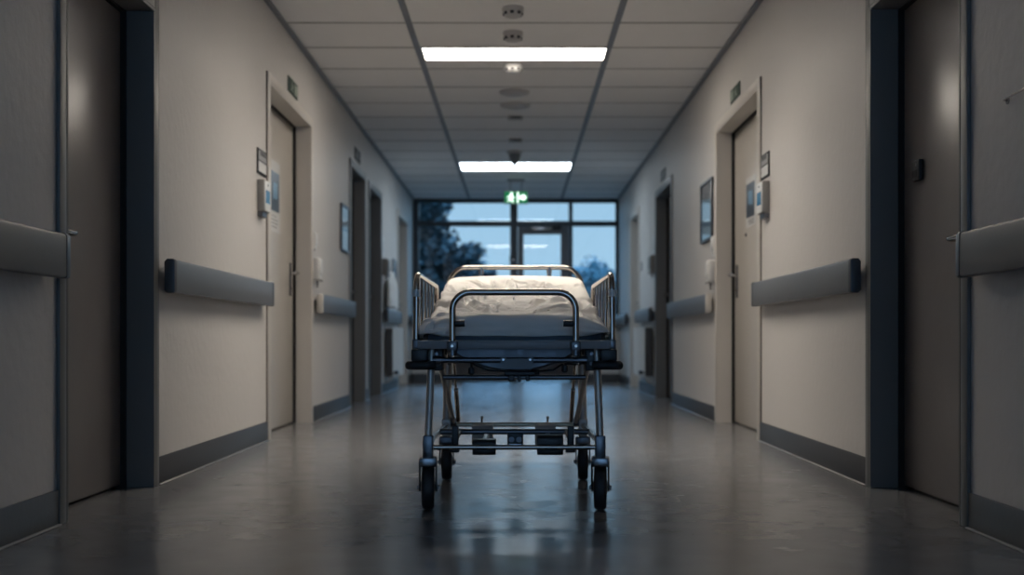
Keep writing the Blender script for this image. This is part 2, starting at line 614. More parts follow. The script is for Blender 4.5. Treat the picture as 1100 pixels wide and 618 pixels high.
# keyhole on the right cream door
bm = NB(); lathe(bm, [(0.012, -0.006), (0.012, 0.004)], (wx(1, -RECESS), 7.62, 1.315), 'X', 14)
obj('keyhole', bm, M_BLACK, LEAF[6][1])
# reader on the near right door
t = thing('card_reader', 'small black card reader on the dark near right door', 'card reader', (wx(1, -RECESS), 4.33, 1.21))
bm = NB(); box(bm, wx(1, -RECESS), wx(1, -RECESS + 0.022), 4.285, 4.365, 1.215, 1.295, 0.006, 3)
obj('housing', bm, M_BLACK, t)
bm = NB(); lathe(bm, [(0.006, -0.002), (0.006, 0.002)], (wx(1, -RECESS + 0.022), 4.31, 1.275), 'X', 12)
obj('indicator', bm, M_GREYP, t)
bm = NB(); box(bm, wx(1, -RECESS + 0.0216), wx(1, -RECESS + 0.0235), 4.30, 4.35, 1.228, 1.255, 0.0008, 1)
obj('keypad', bm, M_DKGREY, t)
# thin rail on the near right wall
t = thing('wall_hook_bar', 'thin metal hook bar on the dark near right wall above the handrail', 'hook bar', (wx(1, 0), 3.15, 1.29))
bm = NB(); tube(bm, [(wx(1, 0.0), 3.28, 1.302), (wx(1, 0.02), 3.27, 1.302), (wx(1, 0.02), 3.02, 1.305), (wx(1, 0), 3.0, 1.305)], 0.0035, 8, 0.01)
obj('bar', bm, M_STEEL, t)
bm = NB(); lathe(bm, [(0.011, -0.003), (0.011, 0.0)], (wx(1, 0), 3.28, 1.302), 'X', 12)
obj('rosette', bm, M_STEELD, t)


# ------------------------------------------------------------------ handrails
def handrail(sg, y0, y1, label, z0=0.795, z1=0.935, d=0.068, pale_near=False):
    t = thing('wall_handrail', label, 'handrail', (wx(sg, 0), (y0 + y1) / 2, z0), group='bumper handrails along the corridor walls')
    prof = [(0.024, z0 + 0.012), (0.034, z0), (d - 0.008, z0), (d - 0.002, z0 + 0.003), (d, z0 + 0.009), (d, z1 - 0.012), (d - 0.003, z1 - 0.004), (d - 0.011, z1),
            (0.034, z1), (0.024, z1 - 0.012)]

    def ext(a, b, grow=0.0):
        bm = NB()
        A, B = [], []
        cz = (z0 + z1) / 2
        for (p, q) in prof:
            pp = p + (grow if p > 0.03 else 0)
            qq = q + (grow if q > cz else -grow)
            A.append(bm.verts.new((wx(sg, pp), a, qq)))
            B.append(bm.verts.new((wx(sg, pp), b, qq)))
        bm.faces.new(A); bm.faces.new(B[::-1])
        nn = len(A)
        for i in range(nn):
            bm.faces.new((A[i], B[i], B[(i + 1) % nn], A[(i + 1) % nn]))
        return bm
    obj('rail_body', ext(y0 + 0.03, y1 - 0.03), M_RAIL, t)
    capm = M_FRAME_L if pale_near else M_RAILCAP
    for (a, b, m) in ((y0, y0 + 0.032, capm), (y1 - 0.032, y1, M_RAILCAP)):
        bm = ext(a, b, 0.0015)
        es = [e for e in bm.edges if abs(e.verts[0].co.y - e.verts[1].co.y) < 1e-5 and abs(e.verts[0].co.y - (y0 if a == y0 else y1)) < 1e-4]
        bmesh.ops.bevel(bm, geom=es, offset=0.006, segments=2, profile=0.5, affect='EDGES')
        obj('end_cap', bm, m, t)
    nb = max(2, int((y1 - y0) / 0.8))
    for k in range(nb):
        yy = y0 + 0.15 + (y1 - y0 - 0.3) * k / (nb - 1)
        bm = NB(); box(bm, wx(sg, 0), wx(sg, 0.03), yy - 0.03, yy + 0.03, z0 + 0.03, z1 - 0.03, 0.004, 1)
        obj('bracket', bm, M_STEELD, t)


handrail(-1, 1.6, 3.555, 'dark grey handrail on the near left wall, cut by the photo edge')
handrail(-1, 4.63, 6.53, 'long grey handrail on the left between the dark door and the cream door')
handrail(-1, 8.15, 9.84, 'grey handrail on the left under the framed poster and white dispenser', pale_near=True)
handrail(-1, 12.28, 13.76, 'blurred handrail above the left radiator')
handrail(-1, 15.1, 15.85, 'short handrail on the left wall next to the end windows')
handrail(1, 1.6, 3.50, 'dark grey handrail on the near right wall, cut by the photo edge')
handrail(1, 4.60, 6.56, 'long grey handrail on the right between the dark door and the cream door')
handrail(1, 8.13, 10.30, 'grey handrail on the right under the framed poster and white dispenser', pale_near=True)
handrail(1, 11.68, 13.10, 'blurred handrail above the right radiator')
handrail(1, 14.3, 15.8, 'short handrail on the right wall next to the end windows')


# ------------------------------------------------------------------ end windows
YF = Y_FAR
bm = NB()
fw0, fw1 = YF + 0.0, YF + 0.08
Z_T0, Z_T1 = 2.216, 2.29
box(bm, -WL + 0.0, -1.405, fw0, fw1, SILL, ZC, 0.004, 1)
box(bm, 1.395, WR, fw0, fw1, SILL, ZC, 0.004, 1)
box(bm, -1.405, 1.395, fw0, fw1, 2.55, ZC + 0.27, 0.004, 1)
box(bm, -0.106, 0.0, fw0, fw1, 0, 2.55, 0.004, 1)
box(bm, 0.73, 0.785, fw0, fw1, 0, 2.55, 0.004, 1)
box(bm, -1.405, -0.106, fw0, fw1, Z_T0, Z_T1, 0.004, 1)
box(bm, 0.0, 0.73, fw0, fw1, Z_T0, Z_T1, 0.004, 1)
box(bm, 0.785, 1.395, fw0, fw1, Z_T0, Z_T1, 0.004, 1)
box(bm, -1.405, -0.106, fw0, fw1, SILL, SILL + 0.06, 0.004, 1)
box(bm, 0.785, 1.395, fw0, fw1, SILL, SILL + 0.06, 0.004, 1)
box(bm, -0.80, -0.75, fw0, fw1, 0, SILL, 0.004, 1)
box(bm, -0.75, -0.106, fw0, fw1, 0, 0.06, 0.004, 1)
win = tag(obj('window_1', bm, M_WINF), 'dark aluminium window front closing the far corridor end', 'window', kind='structure')
for (a, b, c, d) in ((-0.75, -0.106, 0.06, SILL), (-1.405, -0.106, SILL + 0.06, Z_T0), (-1.405, -0.106, Z_T1, 2.55), (0.0, 0.73, Z_T1, 2.55), (0.785, 1.395, SILL + 0.06, Z_T0), (0.785, 1.395, Z_T1, 2.55)):
    bm = NB(); box(bm, a - 0.004, b + 0.004, YF + 0.036, YF + 0.042, c - 0.004, d + 0.004)
    obj('pane', bm, M_GLASS, win, smooth=False)
bm = NB()
box(bm, -WL + 0.005, -0.80, YF - 0.12, YF + 0.01, SILL - 0.03, SILL + 0.003, 0.006, 2)
tag(obj('trim_5', bm, M_SILL), 'pale window sill left of the glazed door', 'sill', kind='structure')
bm = NB()
box(bm, 0.79, WR - 0.005, YF - 0.12, YF + 0.01, SILL - 0.03, SILL + 0.003, 0.006, 2)
tag(obj('trim_6', bm, M_SILL), 'pale window sill right of the glazed door', 'sill', kind='structure')

# glazed door
t = thing('door_10', 'glazed dark aluminium door in the far window front', 'door', (0.365, YF, 0), kind='structure')
bm = NB()
l0, l1 = YF - 0.012, YF + 0.05
box(bm, 0.004, 0.085, l0, l1, 0.012, 2.21, 0.004, 1)
box(bm, 0.615, 0.726, l0, l1, 0.012, 2.21, 0.004, 1)
box(bm, 0.085, 0.615, l0, l1, 2.10, 2.21, 0.004, 1)
box(bm, 0.085, 0.615, l0, l1, 0.012, 0.09, 0.004, 1)
lf = obj('door_leaf', bm, M_WINF2, t)
bm = NB(); box(bm, 0.081, 0.619, YF + 0.016, YF + 0.022, 0.086, 2.104)
obj('glass', bm, M_GLASS, lf, smooth=False)
bm = NB()
tube(bm, [(0.045, YF - 0.012, 1.05), (0.045, YF - 0.06, 1.05), (0.16, YF - 0.06, 1.05)], 0.010, 10, 0.015)
obj('lever', bm, M_STEEL, lf)
bm = NB()
box(bm, 0.20, 0.48, YF - 0.055, YF - 0.012, 2.15, 2.205, 0.006, 2)
cl = obj('door_closer', bm, M_STEEL, t)
bm = NB()
tube(bm, [(0.50, YF - 0.035, 2.20), (0.64, YF - 0.09, 2.225)], 0.010, 8)
box(bm, 0.49, 0.62, YF - 0.07, YF - 0.012, 2.16, 2.215, 0.012, 2)
obj('closer_arm', bm, M_BLACK, cl)
t = thing('key_switch', 'small dark switch box on the mullion left of the glazed door', 'switch', (-0.06, YF - 0.03, 1.70))
bm = NB(); box(bm, -0.115, -0.015, YF - 0.035, YF, 1.70, 1.79, 0.006, 2)
obj('housing', bm, M_BLACK, t)
bm = NB(); lathe(bm, [(0.014, -0.008), (0.014, 0.0)], (-0.065, YF - 0.035, 1.735), 'Y', 14)
obj('key_barrel', bm, M_STEEL, t)

# ------------------------------------------------------------------ outside ground
bm = NB()
GN = 40
gv = [[bm.verts.new((-40 + 80 * i / GN, YF + 0.3 + 60 * j / GN, -0.12 + 0.10 * noise.noise(Vector((i * 0.6, j * 0.6, 0))))) for i in range(GN + 1)] for j in range(GN + 1)]
for j in range(GN):
    for i in range(GN):
        bm.faces.new((gv[j][i], gv[j][i + 1], gv[j + 1][i + 1], gv[j + 1][i]))
tag(obj('lawn', bm, M_GRASS), 'dark lawn outside the end windows', 'ground', kind='structure')

# ------------------------------------------------------------------ ceiling lights and devices
LL = ('ceiling light panel straight over the bed, above the top edge of the photo', 'nearer ceiling light panel in the photo, glowing white between the smoke detectors', 'farther ceiling light panel, glowing white toward the end windows')
for k, (a, b) in enumerate(LIGHTS):
    x0, x1 = -0.655, 0.642
    t = thing('ceiling_light', LL[k], 'light', ((x0 + x1) / 2, (a + b) / 2, ZC), group='recessed ceiling light panels')
    bm = NB()
    z0, z1 = ZC - 0.006, ZC + 0.05
    fwid = 0.012
    rec = 0.17 if k == 0 else 0.0  # unseen first panel set deep to cut its light on the near walls
    z1 += rec
    box(bm, x0 - fwid, x1 + fwid, a - 0.003, a + fwid, z0, z1, 0.002, 1)
    box(bm, x0 - fwid, x1 + fwid, b - fwid, b + 0.003, z0, z1, 0.002, 1)
    box(bm, x0 - fwid, x0, a + fwid, b - fwid, z0, z1, 0.002, 1)
    box(bm, x1, x1 + fwid, a + fwid, b - fwid, z0, z1, 0.002, 1)
    obj('frame', bm, M_WHITE if k else M_STEELD, t)
    bm = NB(); box(bm, x0, x1, a + fwid, b - fwid, ZC - 0.002 + rec, ZC + 0.03 + rec)
    obj('diffuser', bm, M_PANELS[k], t, smooth=False)
    if k == 0:
        for q in range(1, 6):
            xb = x0 + (x1 - x0) * q / 6
            bm = NB(); box(bm, xb - 0.003, xb + 0.003, a + fwid, b - fwid, ZC, ZC + 0.11)
            obj('added_louvre_blade', bm, M_STEELD, t)  # unseen blades added to hold this panel's light off the side walls


def detector(x, y, label, r=0.066, h=0.062, mt=M_GREYP, slots=True):
    t = thing('smoke_detector', label, 'smoke detector', (x, y, ZC), group='smoke detectors in a row on the ceiling')
    bm = NB(); lathe(bm, [(r * 0.98, 0.001), (r, -0.004), (r, -h * 0.3), (r * 0.95, -h * 0.38)], (x, y, ZC), 'Z', 32)
    obj('base', bm, mt, t)
    bm = NB(); lathe(bm, [(r * 0.92, -h * 0.36), (r * 0.90, -h * 0.60), (r * 0.8, -h * 0.75), (r * 0.62, -h * 0.93), (r * 0.3, -h)], (x, y, ZC), 'Z', 32)
    obj('sensor_dome', bm, mt, t)
    if slots:
        for q in range(8):
            a = 2 * pi * (q + 0.5) / 8 + 0.3
            bm = NB()
            box(bm, -0.011, 0.011, r * 0.78, r * 0.94, -h * 0.78, -h * 0.50, 0.002, 1)
            bmesh.ops.rotate(bm, cent=(0, 0, 0), matrix=Matrix.Rotation(a, 3, 'Z'), verts=bm.verts)
            bmesh.ops.translate(bm, vec=(x, y, ZC), verts=bm.verts)
            obj('vent_slot', bm, M_BLACK, t)
    return t


M_DET = mat('detector_plastic', (0.50, 0.48, 0.46), 0.45)
detector(-0.028, 6.76, 'grey smoke detector nearest the camera, at the top photo edge', mt=M_DET)
detector(-0.030, 7.30, 'smoke detector just in front of the nearer light panel', mt=M_DET, h=0.066)
detector(-0.032, 8.17, 'bright white smoke detector just behind the nearer light panel', mt=M_WHITE, h=0.06, r=0.07)


def disc(name, x, y, r, h, label, cat, mt=M_DET):
    t = thing(name, label, cat, (x, y, ZC))
    bm = NB(); lathe(bm, [(r, 0.0), (r, -h * 0.4), (r * 0.93, -h * 0.8), (r * 0.72, -h)], (x, y, ZC), 'Z', 32)
    obj('cover', bm, mt, t)
    bm = NB(); lathe(bm, [(r * 0.58, -h * 0.9), (r * 0.55, -h * 1.35), (r * 0.3, -h * 1.5)], (x, y, ZC), 'Z', 28)
    obj('centre_plate', bm, mt, t)


disc('ceiling_vent', -0.025, 9.05, 0.125, 0.022, 'first round ceiling vent beyond the nearer light panel', 'vent')
disc('ceiling_vent', -0.02, 9.55, 0.13, 0.022, 'second round ceiling vent, just beyond the first one', 'vent')
for (y, lab) in ((10.05, 'small dark slot sensor right behind the round vents'), (11.2, 'small dark slot sensor just before the hanging camera')):
    t = thing('ceiling_sensor', lab, 'sensor', (-0.02, y, ZC))
    bm = NB(); box(bm, -0.09, 0.05, y - 0.05, y + 0.05, ZC - 0.03, ZC, 0.01, 2)
    obj('housing', bm, M_DET, t)
    bm = NB(); box(bm, -0.06, 0.03, y - 0.053, y - 0.048, ZC - 0.026, ZC - 0.012, 0.001, 1)
    obj('slot', bm, M_BLACK, t)
t = thing('ceiling_camera', 'grey tapered camera hanging just before the farther light panel', 'camera', (-0.03, 11.9, ZC))
bm = NB(); lathe(bm, [(0.085, 0), (0.085, -0.02), (0.072, -0.03)], (-0.03, 11.9, ZC), 'Z', 28)
obj('mount', bm, M_DET, t)
bm = NB(); lathe(bm, [(0.065, -0.028), (0.060, -0.07), (0.042, -0.115), (0.022, -0.145), (0.012, -0.15)], (-0.03, 11.9, ZC), 'Z', 28)
obj('cone', bm, M_GREYP, t)
bm = NB(); lathe(bm, [(0.02, -0.146), (0.016, -0.158)], (-0.03, 11.9, ZC), 'Z', 18)
obj('lens', bm, M_WHITE, t)

# exit sign hung from the ceiling
ex, ey = -0.02, 14.0
t = thing('exit_sign', 'lit green and white emergency exit sign hanging from the ceiling', 'exit sign', (ex, ey, ZC))
bm = NB(); box(bm, ex - 0.15, ex + 0.15, ey - 0.02, ey + 0.02, 2.30, 2.46, 0.006, 2)
obj('housing', bm, M_GREYP, t)
bm = NB(); box(bm, ex - 0.142, ex + 0.142, ey - 0.0225, ey - 0.018, 2.308, 2.452, 0.001, 1)
face = obj('green_face', bm, M_EXITG, t)
bm = NB()
yy = ey - 0.0235
# running figure
lathe(bm, [(0.016, 0.0), (0.016, 0.003)], (ex - 0.055, yy, 2.425), 'Y', 16)
for poly in ([(-0.075, 2.405), (-0.045, 2.408), (-0.048, 2.36), (-0.078, 2.358)],
             [(-0.070, 2.362), (-0.050, 2.362), (-0.035, 2.335), (-0.030, 2.316), (-0.045, 2.316), (-0.052, 2.337)],
             [(-0.078, 2.364), (-0.060, 2.360), (-0.075, 2.335), (-0.105, 2.330), (-0.105, 2.342), (-0.085, 2.345)],
             [(-0.050, 2.405), (-0.035, 2.385), (-0.015, 2.385), (-0.015, 2.375), (-0.042, 2.374), (-0.054, 2.392)],
             [(-0.075, 2.405), (-0.100, 2.395), (-0.110, 2.370), (-0.100, 2.367), (-0.092, 2.386), (-0.075, 2.392)]):
    prism(bm, [(ex + a, b) for a, b in poly], yy, yy + 0.003, 'Y')
obj('running_figure', bm, M_EXITW, face)
bm = NB()
prism(bm, [(ex + 0.015, 2.31), (ex + 0.015, 2.45), (ex + 0.03, 2.45), (ex + 0.03, 2.31)], yy, yy + 0.003, 'Y')
prism(bm, [(ex + 0.045, 2.40), (ex + 0.045, 2.36), (ex + 0.085, 2.36), (ex + 0.085, 2.335), (ex + 0.132, 2.38), (ex + 0.085, 2.425), (ex + 0.085, 2.40)], yy, yy + 0.003, 'Y')
obj('door_and_arrow', bm, M_EXITW, face)
bm = NB()
for s in (-1, 1):
    tube(bm, [(ex + s * 0.07, ey, 2.455), (ex + s * 0.07, ey, ZC - 0.01)], 0.005, 8)
box(bm, ex - 0.11, ex + 0.11, ey - 0.03, ey + 0.03, ZC - 0.02, ZC, 0.005, 2)
obj('ceiling_mount', bm, M_GREYP, t)


# ------------------------------------------------------------------ signs and boxes on the walls
def flat(sg, d0, d1, y0, y1, z0, z1, bev=0.001):
    bm = NB(); box(bm, wx(sg, d0), wx(sg, d1), y0, y1, z0, z1, bev, 1)
    return bm


def yz_poly(bm, sg, d0, d1, poly):
    prism(bm, poly, wx(sg, d0), wx(sg, d1), 'X')


def door_exit_sign(sg, y0, y1, z0, z1, label, green=True):
    t = thing('escape_sign' if green else 'room_sign', label, 'sign', (wx(sg, 0), (y0 + y1) / 2, z0))
    obj('plate', flat(sg, 0, 0.006, y0, y1, z0, z1), M_GREEN if green else M_DKGREY, t)
    W = y1 - y0; H = z1 - z0
    Y = lambda u: y0 + u * W
    Z = lambda v: z0 + v * H
    bm = NB()
    if green:
        # running figure, door opening and side card
        lathe(bm, [(H * 0.09, 0), (H * 0.09, 0.0015)] if sg < 0 else [(H * 0.09, -0.0015), (H * 0.09, 0)], (wx(sg, 0.006), Y(0.40), Z(0.76)), 'X', 14)
        yz_poly(bm, sg, 0.0055, 0.0075, [(Y(0.33), Z(0.64)), (Y(0.43), Z(0.66)), (Y(0.46), Z(0.42)), (Y(0.36), Z(0.40))])
        yz_poly(bm, sg, 0.0055, 0.0075, [(Y(0.38), Z(0.41)), (Y(0.46), Z(0.42)), (Y(0.54), Z(0.18)), (Y(0.47), Z(0.16))])
        yz_poly(bm, sg, 0.0055, 0.0075, [(Y(0.36), Z(0.42)), (Y(0.42), Z(0.41)), (Y(0.33), Z(0.18)), (Y(0.25), Z(0.2))])
        yz_poly(bm, sg, 0.0055, 0.0075, [(Y(0.43), Z(0.66)), (Y(0.56), Z(0.52)), (Y(0.54), Z(0.46)), (Y(0.43), Z(0.56))])
        obj('running_figure', bm, M_PALEGRN, t)
        bm = NB()
        yz_poly(bm, sg, 0.0055, 0.0075, [(Y(0.66), Z(0.14)), (Y(0.94), Z(0.14)), (Y(0.94), Z(0.84)), (Y(0.66), Z(0.84))])
        obj('door_symbol', bm, M_PALEGRN, t)
    else:
        yz_poly(bm, sg, 0.0055, 0.0072, [(Y(0.2), Z(0.2)), (Y(0.4), Z(0.2)), (Y(0.4), Z(0.8)), (Y(0.2), Z(0.8))])
        obj('symbol', bm, M_GREYP, t)
        bm = NB()
        yz_poly(bm, sg, 0.0055, 0.0072, [(Y(0.58), Z(0.2)), (Y(0.72), Z(0.2)), (Y(0.72), Z(0.8)), (Y(0.58), Z(0.8))])
        obj('symbol', bm, M_GREYP, t)


door_exit_sign(-1, 7.23, 7.54, 2.215, 2.315, 'small dark green escape sign above the left cream door')
door_exit_sign(1, 7.22, 7.53, 2.185, 2.275, 'small dark green escape sign above the right cream door')
door_exit_sign(-1, 10.2, 10.56, 2.255, 2.365, 'small dark sign above the first grey framed door on the left', False)
door_exit_sign(1, 10.85, 11.2, 2.17, 2.28, 'small dark sign above the grey framed door on the right', False)


def name_plate(sg, y0, y1, z0, z1, label):
    t = thing('name_plate', label, 'sign', (wx(sg, 0), (y0 + y1) / 2, z0))
    obj('frame', flat(sg, 0, 0.008, y0, y1, z0, z1, 0.002), M_DKGREY, t)
    zm = z0 + (z1 - z0) * 0.52
    obj('upper_card', flat(sg, 0.0075, 0.009, y0 + 0.014, y1 - 0.014, zm + 0.004, z1 - 0.012, 0.0004), M_GREYBOX, t)
    obj('lower_card', flat(sg, 0.0075, 0.009, y0 + 0.014, y1 - 0.014, z0 + 0.014, zm - 0.004, 0.0004), M_PAPER, t)
    bm = NB()
    for v in (0.78, 0.86):
        z = z0 + (z1 - z0) * v
        box(bm, wx(sg, 0.0088), wx(sg, 0.0096), y0 + 0.05, y1 - 0.03, z - 0.004, z + 0.004)
    obj('text_bar', bm, M_DKGREY, t)


name_plate(-1, 6.38, 6.60, 1.555, 1.70, 'dark framed name plate on the left wall above the grey wall terminal')
name_plate(1, 6.375, 6.575, 1.535, 1.68, 'dark framed name plate on the right wall above the grey wall terminal')


def terminal(sg, y0, y1, z0, z1, label):
    t = thing('wall_terminal', label, 'wall terminal', (wx(sg, 0), (y0 + y1) / 2, z0))
    bm = NB()
    box(bm, wx(sg, 0.0), wx(sg, 0.042), y0, y1, z0, z1, 0.008, 3)
    obj('housing', bm, M_GREYBOX, t)
    obj('front_plate', flat(sg, 0.040, 0.047, y0 + 0.004, y1 - 0.004, z0 + 0.004, z1 - 0.004, 0.003), M_WHITE, t)
    obj('screen', flat(sg, 0.0465, 0.048, y0 + 0.02, y1 - 0.02, z0 + 0.05, z0 + 0.125, 0.0005), M_SCREEN, t)
    bm = NB(); lathe(bm, [(0.006, -0.002), (0.006, 0.002)], (wx(sg, 0.047), (y0 + y1) / 2, z1 - 0.028), 'X', 12)
    obj('button', bm, M_DKGREY, t)
    bm = NB(); box(bm, wx(sg, 0), wx(sg, 0.030), y0 + 0.01, y1 - 0.02, z0 - 0.028, z0 + 0.002, 0.003, 1)
    obj('bracket', bm, M_STEELD, t)


terminal(-1, 6.385, 6.53, 1.335, 1.52, 'grey wall terminal with a white front left of the left cream door')
terminal(1, 6.375, 6.52, 1.325, 1.51, 'grey wall terminal with a white front beside the right cream door')


def notice(sg, y0, y1, z0, z1, p0, p1, label, seed):
    R = random.Random(seed)
    d = -RECESS
    t = thing('door_notice', label, 'notice', (wx(sg, d), (y0 + y1) / 2, z0))
    obj('sheet', flat(sg, d, d + 0.0025, y0, y1, z0, z1, 0.0004), M_PAPER, t)
    obj('picture', flat(sg, d + 0.002, d + 0.0035, y0 + 0.025, y1 - 0.02, p0, p1, 0.0004), M_NAVY, t)
    bm = NB()
    W = y1 - y0; H = p1 - p0
    for k in range(4):
        u = y0 + W * (0.28 + 0.12 * k); v = p0 + H * (0.25 + 0.12 * R.random())
        yz_poly(bm, sg, d + 0.003, d + 0.0042, [(u, v), (u + 0.022, v + 0.01), (u + 0.03, v + H * 0.4), (u + 0.006, v + H * 0.45)])
    obj('picture_strokes', bm, M_LBLUE, t)
    bm = NB()
    for k in range(4):
        zz = z0 + (p0 - z0) * (0.25 + 0.17 * k)
        box(bm, wx(sg, d + 0.002), wx(sg, d + 0.003), y0 + 0.04, y1 - 0.06 - 0.05 * R.random(), zz - 0.003, zz + 0.003)
    obj('text_bar', bm, M_GREYP, t)


notice(-1, 7.26, 7.55, 1.31, 1.78, 1.45, 1.71, 'white notice with navy picture on the left cream door', 3)
notice(1, 7.32, 7.62, 1.36, 1.69, 1.42, 1.65, 'white notice with navy picture on the right cream door', 5)


def framed(sg, y0, y1, z0, z1, label, split):
    t = thing('framed_poster', label, 'framed poster', (wx(sg, 0), (y0 + y1) / 2, z0))
    bm = NB()
    f = 0.02
    box(bm, wx(sg, 0), wx(sg, 0.022), y0, y0 + f, z0, z1, 0.003, 1)
    box(bm, wx(sg, 0), wx(sg, 0.022), y1 - f, y1, z0, z1, 0.003, 1)
    box(bm, wx(sg, 0), wx(sg, 0.022), y0 + f, y1 - f, z0, z0 + f, 0.003, 1)
    box(bm, wx(sg, 0), wx(sg, 0.022), y0 + f, y1 - f, z1 - f, z1, 0.003, 1)
    obj('frame', bm, M_STEELD, t)
    obj('print', flat(sg, 0.002, 0.010, y0 + f, y1 - f, z0 + f, z1 - f, 0.0005), mat('sky_blue_print_glare', (0.36, 0.55, 0.72), 0.4) if split else mat('pale_blue_print', (0.48, 0.58, 0.66), 0.4), t)  # blue brightened so the print also carries the glass's reflection
    bm = NB()
    H = z1 - z0
    if split:
        yz_poly(bm, sg, 0.009, 0.011, [(y0 + f, z0 + H * 0.66), (y1 - f, z0 + H * 0.74), (y1 - f, z1 - f), (y0 + f, z1 - f)])
        obj('grey_header', bm, M_GREYBOX, t)
        bm = NB()
        yz_poly(bm, sg, 0.009, 0.011, [(y0 + f, z0 + H * 0.22), (y1 - f, z0 + H * 0.30), (y1 - f, z0 + H * 0.36), (y0 + f, z0 + H * 0.28)])
        obj('dark_band', bm, M_MBLUE, t)
    else:
        yz_poly(bm, sg, 0.009, 0.011, [(y0 + f, z0 + H * 0.42), (y1 - f, z0 + H * 0.46), (y1 - f, z0 + H * 0.54), (y0 + f, z0 + H * 0.50)])
        obj('dark_band', bm, M_MBLUE, t)
    obj('glazing', flat(sg, 0.014, 0.016, y0 + f - 0.002, y1 - f + 0.002, z0 + f - 0.002, z1 - f + 0.002, 0.0003), M_PICG, t, smooth=False)


framed(-1, 9.36, 9.78, 1.35, 1.75, 'pale blue framed poster on the left wall beside the first grey framed door', False)
framed(1, 8.20, 8.69, 1.34, 1.80, 'framed poster with grey top and blue picture on the right wall', True)
framed(-1, 13.25, 13.6, 1.25, 1.56, 'small dark framed picture on the left wall far down near the farthest door', True)


def dispenser(sg, y0, y1, z0, z1, label, mt=M_WHITE, d=0.055, nozzle=True, name='soap_dispenser'):
    t = thing(name, label, 'dispenser', (wx(sg, 0), (y0 + y1) / 2, z0))
    bm = NB()
    box(bm, wx(sg, 0), wx(sg, d), y0, y1, z0 + 0.012, z1, 0.012, 3)
    obj('housing', bm, mt, t)
    obj('cover', flat(sg, d - 0.004, d + 0.008, y0 + 0.008, y1 - 0.008, z0 + (z1 - z0) * 0.32, z1 - 0.012, 0.005), mt, t)
    if nozzle:
        bm = NB()
        yc = (y0 + y1) / 2
        lathe(bm, [(0.012, 0.014), (0.012, -0.012), (0.007, -0.016), (0.007, -0.040)], (wx(sg, d * 0.55), yc, z0), 'Z', 14)
        obj('nozzle', bm, M_GREYP, t)
        bm = NB()
        tube(bm, [(wx(sg, d * 0.9), y0 + 0.012, z0 + 0.02), (wx(sg, d * 1.1), y0 + 0.012, z0 + 0.005), (wx(sg, d * 1.1), y1 - 0.012, z0 + 0.005), (wx(sg, d * 0.9), y1 - 0.012, z0 + 0.02)], 0.005, 8, 0.008)
        obj('push_lever', bm, M_GREYP, t)


dispenser(-1, 8.095, 8.20, 1.02, 1.195, 'white soap dispenser on the left wall beside the cream door frame')
dispenser(1, 8.11, 8.215, 1.005, 1.18, 'white soap dispenser on the right wall beside the cream door frame')
dispenser(-1, 8.095, 8.18, 1.24, 1.385, 'flat white box above the left soap dispenser', d=0.02, nozzle=False, name='switch_box')
dispenser(1, 8.105, 8.185, 1.20, 1.36, 'flat white box above the right soap dispenser', d=0.02, nozzle=False, name='switch_box')
dispenser(-1, 12.22, 12.42, 1.29, 1.49, 'dark grey dispenser on the left wall beyond the second grey framed door', M_GREYBOX, d=0.07, name='towel_dispenser')
dispenser(1, 11.65, 11.86, 1.29, 1.485, 'dark grey dispenser on the right wall beyond the grey framed door', M_GREYBOX, d=0.05, name='towel_dispenser')


def paper_note(sg, y0, y1, z0, z1, label):
    t = thing('wall_notice', label, 'notice', (wx(sg, 0), (y0 + y1) / 2, z0))
    obj('sheet', flat(sg, 0, 0.004, y0, y1, z0, z1, 0.0006), M_PAPER, t)
    bm = NB()
    for k in range(4):
        z = z0 + (z1 - z0) * (0.25 + 0.15 * k)
        box(bm, wx(sg, 0.0035), wx(sg, 0.0048), y0 + 0.03, y1 - 0.05, z - 0.003, z + 0.003)
    obj('text_bar', bm, M_GREYP, t)


paper_note(-1, 12.22, 12.5, 1.52, 1.74, 'white paper notice above the dark grey dispenser on the left wall')
paper_note(1, 11.68, 11.92, 1.51, 1.70, 'white paper notice above the dark grey dispenser on the right wall')
t = thing('light_switch', 'small grey light switch on the right wall before the farthest door', 'switch', (wx(1, 0), 13.0, 1.40))
obj('plate', flat(1, 0, 0.01, 12.9, 13.0, 1.40, 1.50, 0.003), M_GREYP, t)
obj('rocker', flat(1, 0.009, 0.016, 12.92, 12.98, 1.42, 1.48, 0.003), M_WHITE, t)

# white gown on the left wall
t = thing('hanging_gown', 'white gown hanging on the left wall above the far handrail', 'gown', (wx(-1, 0), 12.75, 0.98))
bm = NB()
NU, NV = 48, 30
gr = []
for j in range(NV + 1):
    v = j / NV
    half = 0.13 + 0.19 * min(1, v * 3.0) ** 0.7 + 0.03 * v
    dep = 0.028 + 0.045 * min(1, v * 2.5)
    row = []
    for i in range(NU):
        a = 2 * pi * i / NU
        fold = 1 + 0.22 * v * sin(7 * a + 1.5) + 0.10 * sin(11 * a + v * 2)
        d = 0.062 + dep * sin(a) * 0.62 * fold
        row.append(bm.verts.new((wx(-1, max(0.012, d)), 12.72 + half * cos(a), 1.37 - 0.40 * v + 0.02 * cos(a) ** 2 * (-1 if v < 0.2 else 0))))
    gr.append(row)
for j in range(NV):
    for i in range(NU):
        bm.faces.new((gr[j][i], gr[j][(i + 1) % NU], gr[j + 1][(i + 1) % NU], gr[j + 1][i]))
bm.faces.new(gr[0]); bm.faces.new(gr[-1][::-1])
obj('cloth', bm, mat('gown_cotton', (0.72, 0.72, 0.71), 0.85, bump=0.1, bscale=80), t)
bm = NB()
tube(bm, [(wx(-1, 0), 12.72, 1.40), (wx(-1, 0.06), 12.72, 1.395), (wx(-1, 0.07), 12.72, 1.42)], 0.006, 8, 0.01)
obj('hanging_hook', bm, M_STEEL, t)


